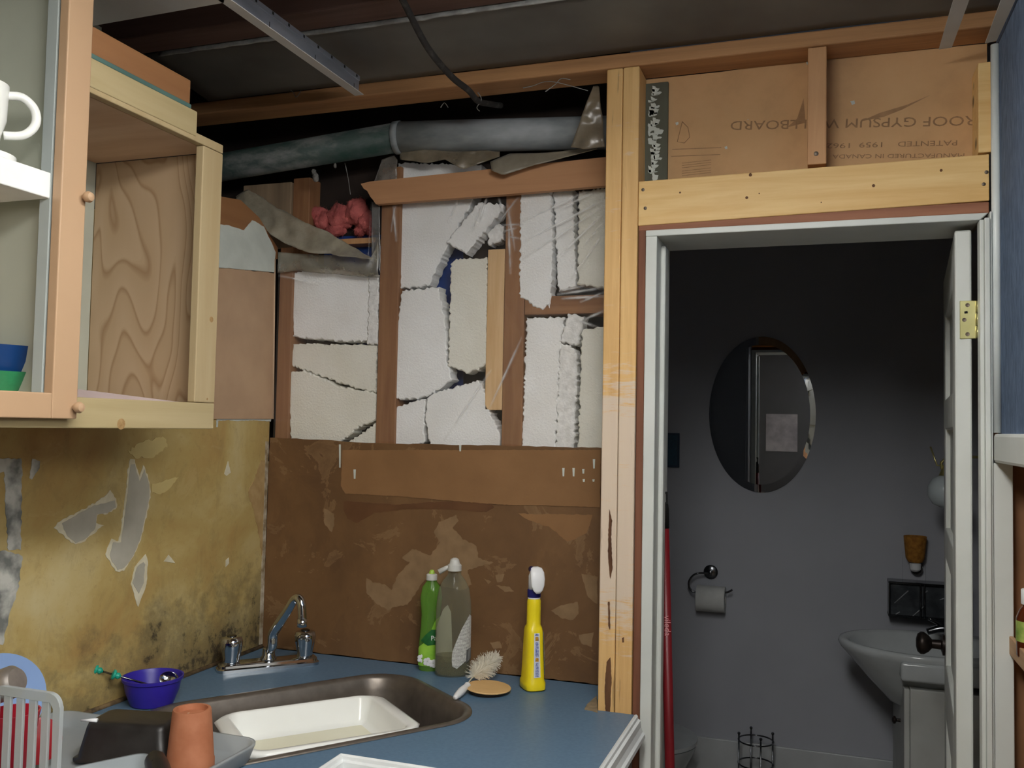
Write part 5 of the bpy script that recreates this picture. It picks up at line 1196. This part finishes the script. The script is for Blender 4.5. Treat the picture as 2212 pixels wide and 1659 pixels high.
# sconce globe on the right wall by the door
gl = at(2042, 1062, Y=1.15)
sc2_ = empty('globe_sconce', gl, 'white glass globe lamp hanging behind the open bathroom door', 'lamp')
lathe('globe', [(.012, .056), (.04, .042), (.055, .015), (.055, -.015), (.04, -.042), (.012, -.055)], gl, M('opal_glass', (206, 218, 222), None, .2), sc2_, 28)
lathe('cap', [(.02, .054), (.014, .07), (.006, .09)], gl, BRASS, sc2_, 16)
tube('arm', [gl+Vector((0, 0, .05)), gl+Vector((0, 0, .11)), Vector((2.058, gl.y, gl.z+.12))], .005, BRASS, sc2_, 8, 4)
tube('chain', [gl+Vector((-.002, 0, .085)), at(2024, 1005, Y=1.15), at(2010, 965, Y=1.16)], .003, BRASS, sc2_, 8)
# glass-block style tissue box on the wash basin ledge
g0, g1 = at(1920, 1258, Y=1.40), at(2060, 1345, Y=1.40)
gbk = empty('glass_block', g0, 'dark chrome framed glass block panel behind the wash basin', 'glass block')
box('glass', g0.x+.006, g1.x+.06, 1.43, 1.495, g1.z+.004, g0.z-.004, M('smoky_glass', (84, 88, 92), (60, 64, 68), .12, .2, scale=20), gbk, .004)
bm = bmesh.new()
gw = g1.x+.06-g0.x
for z in (g1.z, g0.z-.006): add_box(bm, g0.x, g0.x+gw, 1.415, 1.4975, z, z+.008)
for x in (g0.x, g0.x+.105, g0.x+.118): add_box(bm, x, x+.006, 1.413, 1.4978, g1.z, g0.z)
bev(bm, .0015, 1); link('frame', bm, DCHROME, gbk)
for xa, ya, xb, yb in ((1932, 1303, 1962, 1276), (1966, 1336, 1996, 1310), (1996, 1282, 2004, 1276), (1935, 1327, 1944, 1322), (2030, 1296, 2042, 1292)):
    tube('glass_rib', [at(xa, ya, Y=1.428), at(xb, yb, Y=1.428)], .0022, M('rib_bright', (210, 214, 218), None, .15, .6), gbk, 8)
# vanity
vy = .98
vtop = at(1960, 1480, Y=vy).z; vx0 = at(1953, 1550, Y=vy).x
vn = empty('vanity_cabinet', (vx0, 1.2, 0), 'narrow white vanity cabinet under the wash basin', 'cabinet')
VW = M('vanity_white', (196, 198, 194), None, .5)
box('body', vx0+.018, 2.055, vy, BY-.02, .0, vtop-.012, VW, vn, .003)
box('door', vx0, vx0+.0175, vy+.004, BY-.02, .03, vtop-.014, VW, vn, .003)
kk = at(1917, 1553, Y=1.12); lathe('knob', [(.006, 0), (.005, .012), (.012, .016), (.013, .022), (.006, .027)], Vector((vx0-.0005, 1.12, kk.z)), BRZ, vn, 16, axis=(-1, 0, 0))
# basin
bs_ = empty('wash_basin', (vx0, 1.15, vtop), 'white oval wash basin bulging left over the vanity cabinet', 'basin')
lt = at(1810, 1385, Y=1.16); bzt = lt.z+.012; bx = vx0+.085; byc = 1.16
ra = bx-lt.x; rb = .21
bm = bmesh.new()
prof = [(.22, -.215), (.42, -.19), (.66, -.12), (.86, -.055), (.97, -.022), (1.0, -.006), (.985, .006), (.93, .008), (.87, .0), (.82, -.03), (.62, -.09), (.3, -.115), (.06, -.12)]
rings = []
for r, z in prof:
    ring = []
    for k_ in range(56):
        a = 2*math.pi*k_/56; ca, sa = math.cos(a), math.sin(a)
        xx_ = ca*ra*r; 
        if ca > 0: xx_ *= .9
        ring.append(bm.verts.new((bx+xx_, byc+sa*rb*r, bzt+z)))
    rings.append(ring)
for a, b2 in zip(rings, rings[1:]):
    for i in range(56): bm.faces.new((a[i], a[(i+1) % 56], b2[(i+1) % 56], b2[i]))
bm.faces.new(rings[0]); bm.faces.new(rings[-1]); link('bowl', bm, PORC, bs_, True)
za0, za1 = at(1960, 1474, Y=vy-.03).z, at(1960, 1432, Y=vy-.03).z
bm = bmesh.new(); ax0 = at(1946, 1450, Y=vy-.03).x
for a in ((ax0, 2.05, vy-.03, vy+.03), (bx+ra*.62, 2.05, vy+.032, BY-.02)): add_box(bm, *a, za0, za1)
bev(bm, .010, 3); link('apron', bm, PORC, bs_, True); crease(C.objects[-1], 60)
tf = at(2030, 1370, Y=1.22)
bf = empty('basin_faucet', tf, 'chrome lever faucet at the back of the wash basin', 'faucet')
tfz = za1
tube('body', [(tf.x+.03, 1.22, tfz), (tf.x+.03, 1.22, tfz+.05), (tf.x+.01, 1.22, tfz+.066), (tf.x-.04, 1.22, tfz+.05)], [.02, .018, .015, .011], DCHROME, bf, 14, 5)
tube('lever', [(tf.x+.03, 1.22, tfz+.062), (tf.x, 1.22, tfz+.082), (tf.x-.035, 1.22, tfz+.096)], [.009, .008, .006], DCHROME, bf, 10, 4)
# chrome stand
s0_, s1_ = at(1595, 1590, Y=1.36), at(1671, 1590, Y=1.36); cx_, cyy = (s0_.x+s1_.x)/2, 1.36; rs_ = (s1_.x-s0_.x)/2
zr1, zr2 = at(1635, 1600, Y=1.36).z, at(1635, 1650, Y=1.36).z
ws = empty('wire_stand', (cx_, cyy, 0), 'round chrome wire toilet roll stand on the bathroom floor', 'stand')
for i in range(4):
    a = math.radians(20+90*i); x, y = cx_+rs_*math.cos(a), cyy+rs_*math.sin(a)
    pst = tube('post', [(x, y, 0.0), (x, y, zr1+.022)], .0032, DCHROME, ws, 8)
    lathe('ball', [(.001, -.006), (.005, -.003), (.006, 0), (.005, .004), (.001, .006)], (x, y, zr1+.026), DCHROME, pst, 12)
for z in (zr1, zr2, .02):
    tube('ring', [(cx_+rs_*math.cos(a), cyy+rs_*math.sin(a), z) for a in (k_*math.pi/16 for k_ in range(33))], .003, DCHROME, ws, 8)
# toilet, just its front end showing
tlx = at(1520, 1630, Y=1.2).x
tlt = empty('toilet', (.8, 1.2, 0), 'white toilet beside the bathroom wall, mostly hidden by the door frame', 'toilet')
lathe('bowl', [(.10, 0), (.11, .02), (.10, .12), (.14, .26), (.185, .37), (.19, .39), (.16, .39), (.12, .3), (.05, .22)], (.83, 1.2, 0), PORC, tlt, 40, sx=1.22)
lathe('seat', [(.12, .0), (.195, .002), (.195, .016), (.12, .018)], (.83, 1.2, .392), PORC, tlt, 40, sx=1.2, cap=(False, False))
box('tank', .572, .60, 1.0, 1.4, .4, .74, PORC, tlt, .01)
# floor mat
tag(box('bath_mat', 1.36, 1.68, .9, 1.44, 0.0, .02, M('mat_weave', (120, 124, 120), (60, 62, 60), .9, scale=120, bmp=.5), b=.004), 'grey textured bath mat on the bathroom floor', 'mat')
# mop leaning in the doorway
m1, m0 = at(1433, 1062, Y=-.075), at(1447, 1659, Y=-.045)
md_ = (m0-m1).normalized(); low = m1+md_*((m1.z-.03)/-md_.z)
mp_ = empty('mop', low, 'red mop handle with black grip leaning in the doorway', 'mop')
j = at(1433, 1137, Y=-.073); jt = (j-m1).length
tube('handle', [m1+md_*jt, low], .0115, M('red_handle', (116, 22, 30), (108, 18, 26), .4), mp_, 18)
tube('grip', [m1+md_*.028, m1+md_*.04, m1+md_*(jt+.004)], [.0105, .012, .0122], BLACKP, mp_, 18)
fdm = Vector((CAM.x-m1.x, CAM.y-m1.y, 0)).normalized(); rgm = Vector((-fdm.y, fdm.x, 0)); rgm = rgm if rgm.x > 0 else -rgm
bm = bmesh.new()
for a, b_, c_, d_ in ((-.010, -.0055, 0, .03), (.0055, .010, 0, .03), (-.0055, .0055, 0, .005), (-.0055, .0055, .025, .03)):
    q = [m1+rgm*x+md_*z_+fdm*y for x in (a, b_) for y in (-.005, .005) for z_ in (c_, d_)]
    vs = [bm.verts.new(p) for p in q]
    for f in ((0, 1, 3, 2), (4, 6, 7, 5), (0, 4, 5, 1), (2, 3, 7, 6), (0, 2, 6, 4), (1, 5, 7, 3)): bm.faces.new([vs[i] for i in f])
link('hanging_loop', bm, BLACKP, mp_)
tx = at(1437, 1327, Y=-.06); dn_ = md_
t_al = (tx-m1).dot(md_)
text_mesh('brand_text', 'vileda', .021, M('print_pale', (222, 150, 154), None, .5), mp_, m1+md_*t_al-rgm*.0045+fdm*.0118, md_, rgm, .0003)
lathe('mop_head', [(.05, 0), (.06, .01), (.03, .05), (.014, .07)], Vector((low.x, low.y, .0)), M('mop_grey', (150, 150, 150), None, .9, bmp=.5), mp_, 24)

# ------------------------------------------------------------------ shelf niche at the right edge
sz = at(2190, 1390, X=1.845)
shf = empty('wall_shelf', (1.85, sz.y, sz.z), 'short raw wood shelf fixed to the brown partition at the right edge', 'shelf')
SHW = wood('shelf_wood', (190, 156, 120), (166, 130, 96), 'Y', 40, .7)
q0 = at(2176, 1368, X=1.850)
box('board', 1.856, 1.971, -.62, -.175, q0.z-.03, q0.z-.018, SHW, shf, .002); box('lip', 1.847, 1.8555, -.62, -.2005, q0.z-.034, q0.z+.002, SHW, shf, .002)
bb = at(2192, 1300, Y=-.29)+Vector((.026, 0, 0)); bb.z = q0.z-.0175
vb = empty('amber_bottle', bb, 'amber bottle with white cap on the wooden shelf at the right edge', 'bottle')
lathe('body', [(.022, 0), (.024, .003), (.024, .072), (.018, .088), (.013, .094), (.013, .098)], bb, glassy('amber_glass', (92, 40, 16), .7), vb, 28)
lathe('cap', [(.015, 0), (.0155, .001), (.0155, .026), (.014, .028)], bb+Vector((0, 0, .0985)), PLASTW, vb, 24)
lathe('label', [(.0245, .030), (.0245, .068)], bb, M('green_label', (170, 184, 96), (110, 140, 60), .5, scale=40), vb, 28, cap=(False, False))
tag(sheet('plastic_bag', lambda u, v: (1.878+.02*math.sin(u*6.28)+.006*n3((u*9, v*9, 0), 1), -.345+.028*math.cos(u*6.28)+.006*n3((u*9, v*9, 5), 1), q0.z-.0175+.075*v), 24, 10, film('bag_film', .25, (225, 222, 222), .12)), 'crinkled clear plastic bag in front of the amber bottle', 'bag')
# ------------------------------------------------------------------ back of the kitchen, seen only in the mirror
tag(box('poster', .95, 1.25, -4.199, -4.194, 1.35, 1.72, M('poster_paper', (104, 100, 102), (80, 76, 80), .7, scale=8), b=0), 'pale poster on the rear kitchen wall seen in the oval mirror', 'poster')

# cobwebs and dust hanging under the top plate and pipe
COB = M('cobweb_grey', (150, 148, 144), None, .9)
for k_, pts in enumerate([[(1032, 200), (1040, 215), (1030, 232), (1036, 240)], [(952, 232), (960, 222), (968, 232)], [(1178, 198), (1200, 182), (1212, 170), (1232, 172)], [(620, 188), (634, 200), (640, 210), (650, 196)], [(1130, 190), (1150, 186), (1190, 176), (1270, 196)], [(745, 352), (752, 385), (757, 420)]]):
    tag(tube('cobweb', [at(x, y, Y=-.196 if k_ != 5 else .02) for x, y in pts], [.0016]+[.0009]*(len(pts)-1), COB, None, 5, 4), 'thin grey cobweb strand hanging among the beams above the foam bays', 'cobweb', 'cobwebs under the beams')
bm = bmesh.new()
for x, y, r, sz in ((678, 372, .007, 1.2), (682, 384, .009, 1.3), (724, 358, .004, 1.6)):
    p = at(x, y, Y=-.035); t_ = bmesh.ops.create_icosphere(bm, subdivisions=3, radius=1)
    for v in t_['verts']:
        k2_ = 1+.5*n3(v.co*2+Vector((x, 0, 0)), 1.2); v.co = p+Vector((v.co.x*r*k2_, v.co.y*r*k2_, v.co.z*r*sz*k2_))
dc_ = link('dust_clump', bm, DUST, bpy.data.objects['drain_pipe'], True)
